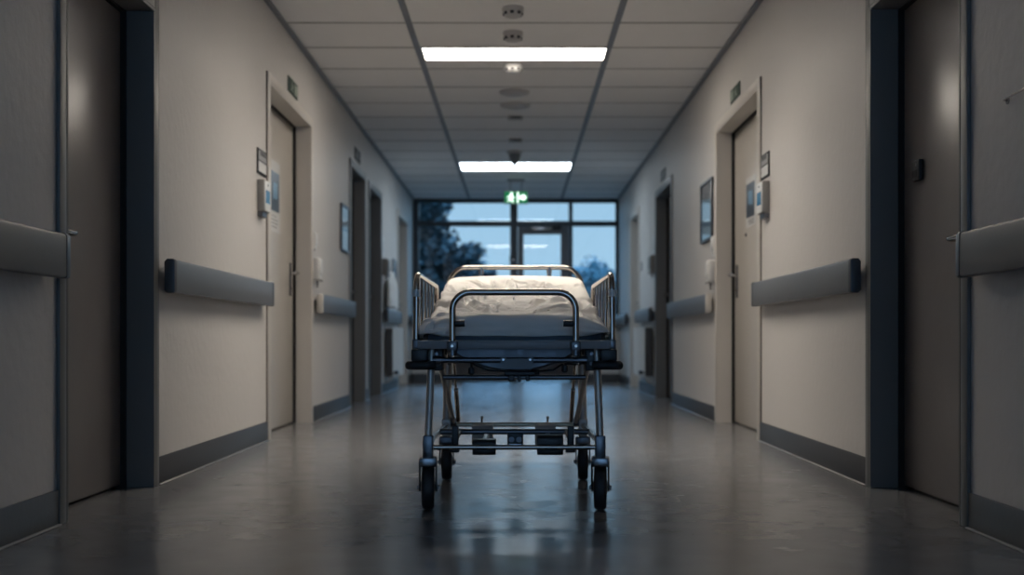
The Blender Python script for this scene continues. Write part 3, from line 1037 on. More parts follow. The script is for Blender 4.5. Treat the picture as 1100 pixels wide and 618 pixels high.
# ------------------------------------------------------------------ radiators
def radiator_side(sg, y0, y1, z0, z1, label):
    t = thing('radiator', label, 'radiator', (wx(sg, 0), (y0 + y1) / 2, z0), group='white panel radiators')
    bm = NB()
    nrib = 14
    pts = []
    n = nrib * 4
    for k in range(n + 1):
        y = y0 + 0.012 + (y1 - y0 - 0.024) * k / n
        d = 0.098 if (k % 4) in (1, 2) else 0.091
        pts.append((y, d))
    A = [bm.verts.new((wx(sg, d), y, z0)) for y, d in pts]
    B = [bm.verts.new((wx(sg, d), y, z1)) for y, d in pts]
    A2 = [bm.verts.new((wx(sg, 0.078), y, z0)) for y, d in pts]
    B2 = [bm.verts.new((wx(sg, 0.078), y, z1)) for y, d in pts]
    for k in range(n):
        bm.faces.new((A[k], A[k + 1], B[k + 1], B[k]))
        bm.faces.new((A2[k], B2[k], B2[k + 1], A2[k + 1]))
        bm.faces.new((A[k], A2[k], A2[k + 1], A[k + 1]))
        bm.faces.new((B[k], B[k + 1], B2[k + 1], B2[k]))
    bm.faces.new((A[0], B[0], B2[0], A2[0])); bm.faces.new((A[-1], A2[-1], B2[-1], B[-1]))
    obj('front_panel', bm, M_RAD, t, smooth=False)
    bm = NB(); box(bm, wx(sg, 0.025), wx(sg, 0.040), y0 + 0.01, y1 - 0.01, z0, z1, 0.004, 1)
    obj('rear_panel', bm, M_RAD, t)
    for ya, yb in ((y0, y0 + 0.008), (y1 - 0.008, y1)):
        bm = NB()
        box(bm, wx(sg, 0.02), wx(sg, 0.096), ya, yb, z0 + 0.01, z1 - 0.005, 0.002, 1)
        obj('side_cover', bm, M_RADG, t)
    bm = NB()
    k = 0
    y = y0 + 0.02
    box(bm, wx(sg, 0.025), wx(sg, 0.032), y0 + 0.01, y1 - 0.01, z1, z1 + 0.008)
    box(bm, wx(sg, 0.088), wx(sg, 0.096), y0 + 0.01, y1 - 0.01, z1, z1 + 0.008)
    while y < y1 - 0.02:
        box(bm, wx(sg, 0.03), wx(sg, 0.09), y, y + 0.008, z1 + 0.001, z1 + 0.007)
        y += 0.03
    obj('top_grille', bm, M_RAD, t)
    bm = NB()
    lathe(bm, [(0.020, -0.03), (0.024, -0.02), (0.024, 0.02), (0.018, 0.035)], (wx(sg, 0.13), y0 + 0.10, z0 + 0.05), 'Y', 16)
    tube(bm, [(wx(sg, 0.09), y0 + 0.10, z0 + 0.05), (wx(sg, 0.13), y0 + 0.10, z0 + 0.05)], 0.012, 10)
    obj('valve', bm, M_BLACK, t)
    for yy in (y0 + 0.06, y0 + 0.14):
        bm = NB()
        tube(bm, [(wx(sg, 0.06), yy, z0 + 0.005), (wx(sg, 0.06), yy, z0 - 0.05), (wx(sg, 0.004), yy, z0 - 0.05)], 0.008, 10, 0.02)
        obj('pipe', bm, M_WHITE, t)
    for yy in (y0 + 0.25, y1 - 0.25):
        bm = NB()
        box(bm, wx(sg, 0.001), wx(sg, 0.03), yy - 0.015, yy + 0.015, z0 + 0.05, z1 - 0.05, 0.002, 1)
        obj('wall_bracket', bm, M_STEELD, t)


radiator_side(-1, 12.45, 13.70, 0.18, 0.73, 'white panel radiator on the left wall beneath the white gown')
radiator_side(1, 11.78, 13.02, 0.20, 0.73, 'white panel radiator on the right wall before the farthest door')


def radiator_end(x0, x1, label):
    t = thing('radiator', label, 'radiator', ((x0 + x1) / 2, YF, 0.2), group='white panel radiators')
    z0, z1 = 0.26, 0.70
    bm = NB()
    n = int((x1 - x0) / 0.06) * 4
    pts = [(x0 + (x1 - x0) * k / n, 0.095 if (k % 4) in (1, 2) else 0.088) for k in range(n + 1)]
    rows = [[bm.verts.new((x, YF - d, z)) for x, d in pts] for z in (z0, z1)]
    back = [[bm.verts.new((x, YF - 0.07, z)) for x, d in pts] for z in (z0, z1)]
    for k in range(n):
        bm.faces.new((rows[0][k], rows[0][k + 1], rows[1][k + 1], rows[1][k]))
        bm.faces.new((back[0][k], back[1][k], back[1][k + 1], back[0][k + 1]))
        bm.faces.new((rows[1][k], rows[1][k + 1], back[1][k + 1], back[1][k]))
        bm.faces.new((rows[0][k], back[0][k], back[0][k + 1], rows[0][k + 1]))
    for k in (0, -1):
        bm.faces.new((rows[0][k], rows[1][k], back[1][k], back[0][k]))
    obj('front_panel', bm, M_RAD, t, smooth=False)
    for xx in (x0 + 0.05, x1 - 0.08):
        bm = NB()
        box(bm, xx, xx + 0.03, YF - 0.075, YF, z0 + 0.05, z1 - 0.05, 0.003, 1)
        obj('wall_bracket', bm, M_STEELD, t)


radiator_end(0.90, 1.36, 'small white radiator under the right end window sill')
radiator_end(-1.36, -0.88, 'small white radiator under the left end window sill, mostly behind the bed')

# ------------------------------------------------------------------ hospital stretcher
BX = -0.012                     # centre line
BY0 = 3.88                      # foot end
bed = thing('hospital_stretcher', 'steel hospital stretcher on casters standing alone in the corridor', 'hospital bed', (BX, 4.6, 0))


def bx(x):
    return BX + x


def Tprof(y):
    """height of the made-up bed's top along its length"""
    pts = [(3.80, 0.675), (3.95, 0.684), (4.15, 0.694), (4.5, 0.728), (4.85, 0.772), (5.2, 0.842), (5.6, 0.918), (5.9, 0.97)]
    if y <= pts[0][0]: return pts[0][1]
    for i in range(len(pts) - 1):
        if y <= pts[i + 1][0]:
            x0, y0 = pts[i]; x1, y1 = pts[i + 1]
            m0 = (pts[i + 1][1] - pts[i - 1][1]) / (pts[i + 1][0] - pts[i - 1][0]) if i > 0 else 0
            m1 = (pts[i + 2][1] - pts[i][1]) / (pts[i + 2][0] - pts[i][0]) if i + 2 < len(pts) else m0
            h = x1 - x0; t = (y - x0) / h
            return ((2 * t**3 - 3 * t**2 + 1) * y0 + (t**3 - 2 * t**2 + t) * h * m0 + (-2 * t**3 + 3 * t**2) * y1 + (t**3 - t**2) * h * m1)
    return pts[-1][1]


MAT_TH = 0.092                  # mattress thickness


def bottom(y):
    return max(0.598, Tprof(y) - MAT_TH - 0.0)


def outline(hx, y0, y1, r, n):
    """rounded rectangle, n points, with outward normals"""
    segs = []
    for (cx, cy, a0) in ((hx - r, y0 + r, -pi / 2), (hx - r, y1 - r, 0), (-hx + r, y1 - r, pi / 2), (-hx + r, y0 + r, pi)):
        segs.append((cx, cy, a0))
    L = [2 * (hx - r), pi / 2 * r, (y1 - y0 - 2 * r), pi / 2 * r, 2 * (hx - r), pi / 2 * r, (y1 - y0 - 2 * r), pi / 2 * r]
    tot = sum(L)
    out = []
    for k in range(n):
        d = tot * k / n
        i = 0
        while d > L[i]:
            d -= L[i]; i += 1
        f = d / L[i]
        if i == 0: p = (-hx + r + d, y0); nn = (0, -1)
        elif i == 2: p = (hx, y0 + r + d); nn = (1, 0)
        elif i == 4: p = (hx - r - d, y1); nn = (0, 1)
        elif i == 6: p = (-hx, y1 - r - d); nn = (-1, 0)
        else:
            cx, cy, a0 = segs[(i - 1) // 2]
            a = a0 + f * pi / 2
            nn = (cos(a), sin(a)); p = (cx + r * nn[0], cy + r * nn[1])
        out.append((p, nn))
    return out


R2 = random.Random(21)
FOLDS = []
# long creases that run mostly along the bed, fanning out from its middle to the corners and the head end
for k in range(40):
    side = R2.choice((-1, 1))
    ang = R2.uniform(1.05, 1.44)
    x = side * R2.uniform(0.0, 0.16); y = R2.uniform(3.98, 4.5)
    FOLDS.append((x, y, side * cos(ang), sin(ang), R2.uniform(0.35, 0.85), R2.uniform(0.006, 0.014), R2.uniform(0.0035, 0.009) * R2.choice((1, 1, -0.7))))
for k in range(44):           # on the raised head end
    side = R2.choice((-1, 1))
    ang = R2.uniform(1.0, 1.42)
    x = R2.uniform(-0.26, 0.26); y = R2.uniform(4.75, 5.15)
    FOLDS.append((x, y, -side * cos(ang), sin(ang), R2.uniform(0.3, 0.55), R2.uniform(0.006, 0.015), R2.uniform(0.003, 0.009) * R2.choice((1, 1, -0.7))))
for k in range(16):           # short cross creases in the middle
    side = R2.choice((-1, 1))
    ang = R2.uniform(0.1, 0.7)
    x = R2.uniform(-0.1, 0.1); y = R2.uniform(4.2, 4.9)
    FOLDS.append((x, y, side * cos(ang), sin(ang), R2.uniform(0.1, 0.25), R2.uniform(0.008, 0.016), R2.uniform(0.002, 0.005)))
for k in range(14):           # down over the foot corners and sides
    side = R2.choice((-1, 1))
    x = side * R2.uniform(0.20, 0.32); y = R2.uniform(3.95, 4.35)
    ang = R2.uniform(-0.9, 0.4)
    FOLDS.append((x, y, side * cos(ang), sin(ang), R2.uniform(0.12, 0.25), R2.uniform(0.009, 0.018), R2.uniform(0.004, 0.009)))


def wrinkle(x, y):
    h = 0.0
    for (cx, cy, dx, dy, ln, wd, am) in FOLDS:
        am *= 1.9
        ux, uy = x - cx, y - cy
        a = ux * dx + uy * dy
        if a < -0.02 or a > ln + 0.02: continue
        b = -ux * dy + uy * dx + 0.03 * sin(a * 9 + cx * 40)
        if abs(b) > 3 * wd: continue
        t = min(max(a / ln, 0), 1)
        env = sin(pi * (0.08 + 0.88 * t)) ** 0.8
        h += am * env * (exp(-(b / wd) ** 2) - 0.35 * exp(-((b - 1.6 * wd) / wd) ** 2))
    h += 0.004 * noise.noise(Vector((x * 9, y * 6, 1.7)))
    h += 0.002 * noise.noise(Vector((x * 22, y * 16, 4.7)))
    h += 0.007 * noise.noise(Vector((x * 3.2, y * 2.2, 9.0)))
    return h * min(1.0, max(0.25, (5.62 - y) / 0.25))


def cushion(hx, y0, y1, r, re, lift, hem, N=200, M=40, wr=None, tuck=0.0):
    bm = NB()
    O = outline(hx - re, y0 + re, y1 - re, max(0.01, r - re), N)
    cx, cy = 0.0, (y0 + y1) / 2
    rings = []
    ymid = cy

    def zt(x, y):
        foot = min(1.0, max(0.0, (4.75 - y) / 0.6))
        return Tprof(y) + lift - 0.012 * (x / hx) ** 2 - 0.048 * foot * max(0.0, (abs(x) - 0.19) / 0.146) ** 2
    for k in range(1, M + 1):
        s = k / M
        ring = []
        for (p, nn) in O:
            # squeeze the centre into a spine along the bed so that cells stay even
            x = p[0] * s
            half = (y1 - y0) / 2 - re
            sp = max(0.0, half - (hx - re) * 0.98)
            py = p[1] - cy
            core = max(-sp, min(sp, py))
            y = cy + core + (py - core) * s
            z = zt(x, y)
            if wr: z += wr(x, y)
            ring.append(bm.verts.new((bx(x), y, z)))
        rings.append(ring)
    for k in range(1, 9):
        ph = pi / 2 * k / 8
        ring = []
        for (p, nn) in O:
            x = p[0] + nn[0] * re * sin(ph); y = p[1] + nn[1] * re * sin(ph)
            z = zt(p[0], p[1]) - re * (1 - cos(ph))
            if wr:
                wv = wr(p[0] + nn[0] * re * ph, p[1] + nn[1] * re * ph)
                z += wv * cos(ph); x += nn[0] * wv * sin(ph); y += nn[1] * wv * sin(ph)
            ring.append(bm.verts.new((bx(x), y, z)))
        rings.append(ring)
    ND = 10
    for k in range(1, ND + 1):
        f = k / ND
        ring = []
        for i, (p, nn) in enumerate(O):
            z_top = zt(p[0], p[1]) - re
            zb = hem(p[0] + nn[0] * re, p[1] + nn[1] * re)
            z = z_top + (zb - z_top) * f
            off = re - tuck * f * f
            if wr and nn[1] < -0.3:      # loose corners bulge at the foot end
                q = min(1.0, max(0.0, (abs(p[0]) - 0.20) / 0.07))
                off += 0.016 * q * q * (3 - 2 * q) * sin(pi * min(1, f * 0.9)) * -nn[1]
            if wr:
                off += wr(p[0] + nn[0] * re * 1.6, p[1] + nn[1] * re * 1.6 + 0.0) * (1 - 0.4 * f) + 0.004 * sin(f * 3) * noise.noise(Vector((p[0] * 14, p[1] * 14, f * 2)))
            ring.append(bm.verts.new((bx(p[0] + nn[0] * off), p[1] + nn[1] * off, z)))
        rings.append(ring)
    for a, b in zip(rings[:-1], rings[1:]):
        for i in range(N):
            bm.faces.new((a[i], a[(i + 1) % N], b[(i + 1) % N], b[i]))
    return bm, rings


# mattress (a thing that lies on the stretcher)
bm, rings = cushion(0.325, 3.925, 5.60, 0.07, 0.035, -0.012, lambda x, y: bottom(y), N=160, M=20)
bmesh.ops.contextual_create(bm, geom=[e for e in bm.edges if e.is_boundary and e.verts[0] in set(rings[-1])])
inner = [v for v in rings[0]]
# close the spine of the top
ring = rings[0]
bmesh.ops.holes_fill(bm, edges=[e for e in bm.edges if e.is_boundary], sides=0)
tag(obj('mattress', bm, M_MATT, origin=(BX, 4.75, 0.598)), 'dark blue mattress on the stretcher, showing under the sheet at the foot end', 'mattress')

# sheet
def hem(x, y):
    h = bottom(y) + 0.020 + 0.010 * noise.noise(Vector((x * 7, y * 7, 3.0)))
    if y < 4.0:
        h = 0.612 + 0.006 * noise.noise(Vector((x * 9, 2, 0))) + 0.020 * max(0, 1 - abs(x - 0.33) / 0.10) + 0.012 * max(0, 1 - abs(x + 0.30) / 0.06)
    return h


bm, rings = cushion(0.336, 3.915, 5.612, 0.085, 0.030, 0.004, hem, N=560, M=150, wr=wrinkle, tuck=0.004)
bmesh.ops.holes_fill(bm, edges=[e for e in bm.edges if e.is_boundary and e.verts[0] in set(rings[0]) and e.verts[1] in set(rings[0])], sides=0)
sheet = tag(obj('bed_sheet', bm, M_SHEET, origin=(BX, 4.75, 0.61)), 'creased off-white sheet covering the stretcher mattress', 'bed sheet')
md = sheet.modifiers.new('thickness', 'SOLIDIFY'); md.thickness = 0.002; md.offset = 1
for p in sheet.data.polygons: p.use_smooth = True

# --- deck
bm = NB()
box(bm, bx(-0.335), bx(0.335), 3.872, 3.905, 0.567, 0.597, 0.005, 2)
box(bm, bx(-0.335), bx(-0.300), 3.905, 5.10, 0.567, 0.594, 0.005, 2)
box(bm, bx(0.300), bx(0.335), 3.905, 5.10, 0.567, 0.594, 0.005, 2)
box(bm, bx(-0.300), bx(0.300), 5.06, 5.10, 0.567, 0.594, 0.005, 2)
box(bm, bx(-0.300), bx(0.300), 4.40, 4.44, 0.567, 0.594, 0.005, 2)
obj('deck_frame', bm, M_DECK, bed)
bm = NB(); box(bm, bx(-0.302), bx(0.302), 3.904, 4.35, 0.584, 0.597, 0.003, 1)
obj('deck_panel', bm, M_BOX, bed)
# inclined back panel
bm = NB()
NP = 16
top_, bot_ = [], []
for k in range(NP + 1):
    y = 4.35 + (5.60 - 4.35) * k / NP
    z = bottom(y) - 0.002
    top_.append((y, z)); bot_.append((y, z - 0.018))
poly = top_ + bot_[::-1]
prism(bm, poly, bx(-0.30), bx(0.30), 'X')
obj('backrest_panel', bm, M_BOX, bed)
for s in (-1, 1):
    bm = NB()
    tube(bm, [(bx(s * 0.20), 5.07, 0.58), (bx(s * 0.20), 5.42, bottom(5.42) - 0.02)], 0.012, 10)
    obj('backrest_strut', bm, M_STEEL, bed)

# --- foot rail
bm = NB()
FYR = 3.845
tube(bm, [(bx(-0.212), FYR, 0.545), (bx(-0.212), FYR, 0.763), (bx(0.212), FYR, 0.763), (bx(0.212), FYR, 0.545)], 0.0115, 16, 0.062, nf=10)
fr = obj('foot_rail', bm, M_CHROME, bed)
for s in (-1, 1):
    bm = NB()
    box(bm, bx(s * 0.212 - 0.018), bx(s * 0.212 + 0.018), FYR - 0.016, 3.875, 0.560, 0.596, 0.006, 2)
    lathe(bm, [(0.016, 0), (0.016, 0.03)], (bx(s * 0.212), FYR, 0.545), 'Z', 16)
    obj('clamp', bm, M_STEELD, fr)
    bm = NB()
    lathe(bm, [(0.005, -0.006), (0.007, 0.0)], (bx(s * 0.212), FYR - 0.016, 0.578), 'Y', 12)
    obj('bolt', bm, M_CHROME, fr)
    bm = NB()
    a, b = s * 0.203, s * 0.170
    tube(bm, [(bx(a), FYR, 0.655), (bx(b), FYR, 0.656)], 0.0115, 12)
    obj('stop_peg', bm, M_BLACK, fr)

# --- head rail
bm = NB()
HY = 5.66
hz = 0.965
tube(bm, [(bx(-0.335), HY - 0.06, 0.80), (bx(-0.335), HY - 0.02, 0.90), (bx(-0.285), HY, hz), (bx(0.285), HY, hz), (bx(0.335), HY - 0.02, 0.90), (bx(0.335), HY - 0.06, 0.80)], 0.0115, 16, 0.095, nf=10)
hr = obj('head_rail', bm, M_CHROME, bed)
for s in (-1, 1):
    bm = NB()
    tube(bm, [(bx(s * 0.172), HY, hz - 0.008), (bx(s * 0.172), HY - 0.005, 0.885), (bx(s * 0.172), 5.60, 0.815)], 0.008, 10, 0.02)
    lathe(bm, [(0.013, -0.014), (0.013, 0.014)], (bx(s * 0.172), HY, hz - 0.014), 'Z', 12)
    lathe(bm, [(0.011, -0.010), (0.011, 0.010)], (bx(s * 0.172), HY - 0.003, 0.925), 'Z', 12)
    obj('rail_post', bm, M_STEEL, hr)
    bm = NB()
    box(bm, bx(s * 0.335 - 0.014), bx(s * 0.335 + 0.014), HY - 0.10, HY - 0.035, 0.775, 0.815, 0.006, 2)
    tube(bm, [(bx(s * 0.335), HY - 0.07, 0.795), (bx(s * 0.29), HY - 0.09, 0.80)], 0.010, 10)
    obj('side_bracket', bm, M_STEELD, hr)


# --- side rails
def side_rail(s):
    x = s * 0.348
    xt = s * 0.346
    y0, y1 = 3.965, 4.93
    z0, z1 = 0.575, 0.832
    bm = NB()
    tube(bm, [(bx(x), y0, z0), (bx(xt), y0 + 0.002, z1), (bx(xt), y1, z1 + 0.002), (bx(x), y1 + 0.02, z0 + 0.03)], 0.011, 14, 0.055, nf=8)
    o = obj('side_rail', bm, M_CHROME, bed)
    for k in range(5):
        y = y0 + 0.145 + 0.158 * k
        bm = NB()
        tube(bm, [(bx(xt), y, z1 - 0.004), (bx(x), y, z0 + 0.03)], 0.0065, 10)
        lathe(bm, [(0.0095, -0.016), (0.0095, 0.016)], (bx(xt), y, z1 - 0.028), 'Z', 12)
        obj('baluster', bm, M_CHROME, o)
    bm = NB()
    tube(bm, [(bx(x), y0, z0 + 0.03), (bx(x), y1 + 0.02, z0 + 0.03)], 0.009, 10)
    obj('lower_bar', bm, M_STEELD, o)
    bm = NB()
    lathe(bm, [(0.0145, -0.012), (0.0145, 0.012)], (bx(x), y0 + 0.001, 0.765), 'Z', 14)
    obj('collar', bm, M_WHITE, o)
    bm = NB()
    box(bm, bx(s * 0.333), bx(s * 0.361), y0 - 0.016, y0 + 0.018, 0.56, 0.602, 0.006, 2)
    obj('rail_socket', bm, M_STEELD, o)
    bm = NB()
    box(bm, bx(s * 0.330), bx(s * 0.366), y1 - 0.01, y1 + 0.05, 0.565, 0.615, 0.006, 2)
    obj('rail_socket', bm, M_STEELD, o)
    return o


side_rail(-1)
side_rail(1)

# --- corner bumpers
for s in (-1, 1):
    bm = NB()
    box(bm, bx(s * 0.300), bx(s * 0.358), 3.875, 3.95, 0.524, 0.567, 0.006, 2)
    o = obj('bumper_bracket', bm, M_BLACK, bed)
    bm = NB()
    tube(bm, [(bx(s * 0.276), 3.895, 0.510), (bx(s * 0.300), 3.885, 0.510), (bx(s * 0.355), 3.885, 0.510), (bx(s * 0.368), 3.90, 0.510)], 0.0155, 14, 0.01)
    obj('bumper_roll', bm, M_RUBBER, o)

# --- upper cross bars and mechanism
bm = NB(); tube(bm, [(bx(-0.27), 3.91, 0.528), (bx(0.24), 3.91, 0.528)], 0.0105, 14)
for s in (-0.27, 0.24):
    lathe(bm, [(0.015, -0.014), (0.015, 0.014)], (bx(s), 3.91, 0.528), 'X', 14)
obj('upper_crossbar', bm, M_STEELD, bed)
bm = NB()
prism(bm, [(bx(-0.047), 0.538), (bx(-0.030), 0.538), (bx(-0.026), 0.533), (bx(0.045), 0.533), (bx(0.05), 0.538), (bx(0.066), 0.538), (bx(0.066), 0.503), (bx(0.060), 0.497), (bx(-0.042), 0.497), (bx(-0.047), 0.502)], 3.888, 3.945, 'Y')
ab = obj('actuator_box', bm, M_BOX, bed)
for s in (-0.038, 0.056):
    bm = NB(); lathe(bm, [(0.004, -0.003), (0.005, 0.0)], (bx(s), 3.888, 0.530), 'Y', 10)
    obj('screw', bm, M_STEEL, ab)
bm = NB(); tube(bm, [(bx(-0.255), 4.00, 0.465), (bx(0.255), 4.00, 0.465)], 0.0085, 12)
obj('lower_crossbar', bm, M_STEELD, bed)
bm = NB()
box(bm, bx(-0.035), bx(0.075), 3.97, 4.03, 0.472, 0.488, 0.004, 1)
box(bm, bx(-0.020), bx(0.000), 3.965, 4.03, 0.452, 0.475, 0.003, 1)
box(bm, bx(0.012), bx(0.024), 3.965, 4.03, 0.448, 0.475, 0.003, 1)
box(bm, bx(0.040), bx(0.055), 3.965, 4.03, 0.452, 0.475, 0.003, 1)
lathe(bm, [(0.010, -0.015), (0.010, 0.015)], (bx(0.075), 4.0, 0.483), 'X', 12)
obj('latch_mechanism', bm, M_BLACK, bed)
bm = NB()
tube(bm, [(bx(0.07), 3.99, 0.486), (bx(0.10), 3.98, 0.489), (bx(0.14), 3.97, 0.492), (bx(0.165), 3.96, 0.510), (bx(0.19), 3.95, 0.515), (bx(0.22), 3.95, 0.512)], 0.0035, 8, 0.02)
tube(bm, [(bx(-0.03), 3.99, 0.486), (bx(-0.09), 3.98, 0.49), (bx(-0.13), 3.97, 0.505), (bx(-0.16), 3.95, 0.522)], 0.003, 8, 0.03)
obj('cable', bm, M_BLACK, bed)
for (x, z) in ((-0.15, 0.492), (0.178, 0.500)):
    bm = NB()
    lathe(bm, [(0.004, 0.012), (0.011, 0.008), (0.012, -0.010), (0.006, -0.016)], (bx(x), 3.925, z), 'Z', 12)
    tube(bm, [(bx(x), 3.925, z), (bx(x), 3.915, 0.525)], 0.004, 8)
    obj('hook', bm, M_BLACK, bed)
# undertray
bm = NB()
NX = 30
ra, rb = [], []
for yv, lst in ((4.10, ra), (4.75, rb)):
    for k in range(NX + 1):
        u = -1 + 2 * k / NX
        lst.append(bm.verts.new((bx(u * 0.23), yv, 0.553 - 0.068 * (1 - abs(u) ** 2.2) + (0.01 if yv > 4.5 else 0))))
for k in range(NX):
    bm.faces.new((ra[k], ra[k + 1], rb[k + 1], rb[k]))
o = obj('undertray', bm, M_PAN, bed)
md = o.modifiers.new('thickness', 'SOLIDIFY'); md.thickness = 0.004
for s in (-1, 1):
    for yv in (4.14, 4.70):
        bm = NB()
        tube(bm, [(bx(s * 0.225), yv, 0.550), (bx(s * 0.225), yv, 0.585)], 0.005, 8)
        box(bm, bx(s * 0.23 - 0.02), bx(s * 0.305), yv - 0.008, yv + 0.008, 0.578, 0.590, 0.002, 1)
        obj('tray_hanger', bm, M_STEELD, bed)
bm = NB()
prism(bm, [(bx((-1 + 2 * k / 30) * 0.215), 0.553 - 0.062 * (1 - abs(-1 + 2 * k / 30) ** 2.2)) for k in range(31)] + [(bx(0.215), 0.566), (bx(-0.215), 0.566)], 4.115, 4.13, 'Y')
obj('tray_front', bm, M_STEELD, bed)
bm = NB(); box(bm, bx(-0.262), bx(0.262), 4.79, 4.815, 0.448, 0.535, 0.008, 2)
obj('rear_panel', bm, M_PAN, bed)

# --- legs and base
YFC, YRC = 3.92, 4.755          # front and rear caster lines
LX = 0.302
for s in (-1, 1):
    bm = NB(); tube(bm, [(bx(s * LX), YFC, 0.245), (bx(s * 0.290), YFC + 0.02, 0.566)], 0.0135, 16)
    obj('leg', bm, M_STEELW, bed)
    bm = NB(); tube(bm, [(bx(s * 0.290), YRC, 0.235), (bx(s * 0.283), YRC - 0.02, 0.566)], 0.0175, 16)
    obj('leg', bm, M_STEELW, bed)
    bm = NB(); box(bm, bx(s * LX - 0.018), bx(s * LX + 0.018), YFC - 0.018, YFC + 0.018, 0.188, 0.264, 0.004, 2)
    obj('leg_socket', bm, M_STEELD, bed)
    bm = NB(); box(bm, bx(s * 0.290 - 0.020), bx(s * 0.290 + 0.020), YRC - 0.02, YRC + 0.02, 0.188, 0.262, 0.004, 2)
    obj('leg_socket', bm, M_STEELW, bed)
    # scissor brace from front top to rear bottom, with damper
    bm = NB()
    tube(bm, [(bx(s * 0.262), 3.99, 0.505), (bx(s * 0.258), 4.70, 0.252)], 0.0105, 12)
    lathe(bm, [(0.016, -0.012), (0.016, 0.012)], (bx(s * 0.262), 3.99, 0.505), 'X', 14)
    lathe(bm, [(0.016, -0.012), (0.016, 0.012)], (bx(s * 0.258), 4.70, 0.252), 'X', 14)
    obj('scissor_brace', bm, M_STEELD, bed)
    bm = NB()
    tube(bm, [(bx(s * 0.236), 4.68, 0.26), (bx(s * 0.236), 4.50, 0.40)], 0.009, 12)
    tube(bm, [(bx(s * 0.236), 4.50, 0.40), (bx(s * 0.236), 4.36, 0.51)], 0.005, 10)
    box(bm, bx(s * 0.236 - 0.012), bx(s * 0.262), 4.35, 4.37, 0.50, 0.57, 0.003, 1)
    obj('gas_strut', bm, M_CHROME, bed)
    # side base bars
    bm = NB()
    tube(bm, [(bx(s * LX), YFC + 0.015, 0.238), (bx(s * 0.290), YRC - 0.015, 0.238)], 0.012, 14)
    obj('base_side_bar', bm, M_STEEL, bed)
    # upper bracket between leg and deck
    bm = NB()
    box(bm, bx(s * 0.262), bx(s * 0.296), YRC - 0.06, YRC + 0.02, 0.535, 0.568, 0.005, 2)
    obj('leg_bracket', bm, M_BLACK, bed)
    bm = NB()
    box(bm, bx(s * 0.250), bx(s * 0.296), 3.93, 4.02, 0.49, 0.568, 0.005, 2)
    o = obj('leg_bracket', bm, M_BLACK, bed)
    for (yy, zz) in ((3.93, 0.55), (3.93, 0.515)):
        bm = NB(); lathe(bm, [(0.006, -0.005), (0.008, 0.0)], (bx(s * 0.272), yy, zz), 'Y', 10)
        obj('bolt', bm, M_STEELD, o)
bm = NB(); tube(bm, [(bx(-LX), YFC, 0.222), (bx(LX), YFC, 0.222)], 0.0085, 14)
obj('front_base_bar', bm, M_CHROME, bed)
bm = NB(); tube(bm, [(bx(-0.292), 4.36, 0.240), (bx(0.292), 4.36, 0.240)], 0.0110, 14)
obj('middle_base_bar', bm, M_STEELD, bed)
bm = NB(); tube(bm, [(bx(-0.285), YRC, 0.238), (bx(0.285), YRC, 0.238)], 0.0095, 14)
obj('rear_base_bar', bm, mat('brass_steel', (0.55, 0.50, 0.38), 0.3, metal=0.9), bed)


def pedal(x0, x1, z0, z1, y, m, name, bary):
    bm = NB()
    prism(bm, [(y - 0.03, z0 + 0.006), (y - 0.02, z0), (y + 0.05, z0), (y + 0.06, z0 + 0.01), (y + 0.06, z1 - 0.004), (y + 0.05, z1), (y - 0.02, z1), (y - 0.03, z1 - 0.008)], bx(x0), bx(x1), 'X')
    es = list(bm.edges)
    bmesh.ops.bevel(bm, geom=es, offset=0.004, segments=2, profile=0.5, affect='EDGES')
    o = obj(name, bm, m, bed)
    bm = NB()
    xm = (x0 + x1) / 2
    box(bm, bx(xm - 0.010), bx(xm + 0.010), y + 0.02, bary, (z0 + z1) / 2 - 0.008, 0.236, 0.003, 1)
    obj('pedal_arm', bm, M_STEELD, o)
    return o


pedal(-0.150, -0.066, 0.186, 0.240, 4.02, M_BLACK, 'brake_pedal', 4.36)
pedal(0.082, 0.176, 0.186, 0.256, 4.02, M_BLACK, 'brake_pedal', 4.36)
pedal(-0.178, -0.090, 0.165, 0.245, 4.66, M_PEDAL, 'rear_pedal', 4.755)
pedal(0.085, 0.170, 0.160, 0.245, 4.66, M_PEDAL, 'rear_pedal', 4.755)
for x in (-0.215, 0.205):
    bm = NB()
    box(bm, bx(x - 0.012), bx(x + 0.012), 4.05, 4.08, 0.195, 0.285, 0.004, 2)
    box(bm, bx(x - 0.010), bx(x + 0.010), 4.06, 4.36, 0.232, 0.248, 0.003, 1)
    box(bm, bx(x - 0.020), bx(x + 0.016), 4.04, 4.07, 0.190, 0.206, 0.004, 2)
    lathe(bm, [(0.009, -0.012), (0.009, 0.012)], (bx(x), 4.045, 0.215), 'Y', 12)
    obj('brake_link', bm, M_BLACK, bed)
bm = NB()
box(bm, bx(-0.028), bx(0.034), 4.335, 4.385, 0.180, 0.238, 0.004, 2)
pl = obj('centre_bracket', bm, M_BLACK, bed)
for (x, z) in ((-0.012, 0.212), (0.018, 0.212)):
    bm = NB()
    lathe(bm, [(0.010, -0.006), (0.011, 0)], (bx(x), 4.335, z), 'Y', 14)
    obj('bolt', bm, M_STEELD, pl)
bm = NB()
box(bm, bx(-0.022), bx(0.028), 4.330, 4.336, 0.187, 0.197, 0.002, 1)
obj('name_strip', bm, M_STEEL, pl)
for x in (-0.14, 0.14):
    bm = NB()
    tube(bm, [(bx(x), 4.755, 0.245), (bx(x), 4.755, 0.268)], 0.004, 8)
    lathe(bm, [(0.006, -0.006), (0.006, 0.006)], (bx(x), 4.755, 0.268), 'Z', 10)
    obj('peg', bm, M_CHROME, bed)


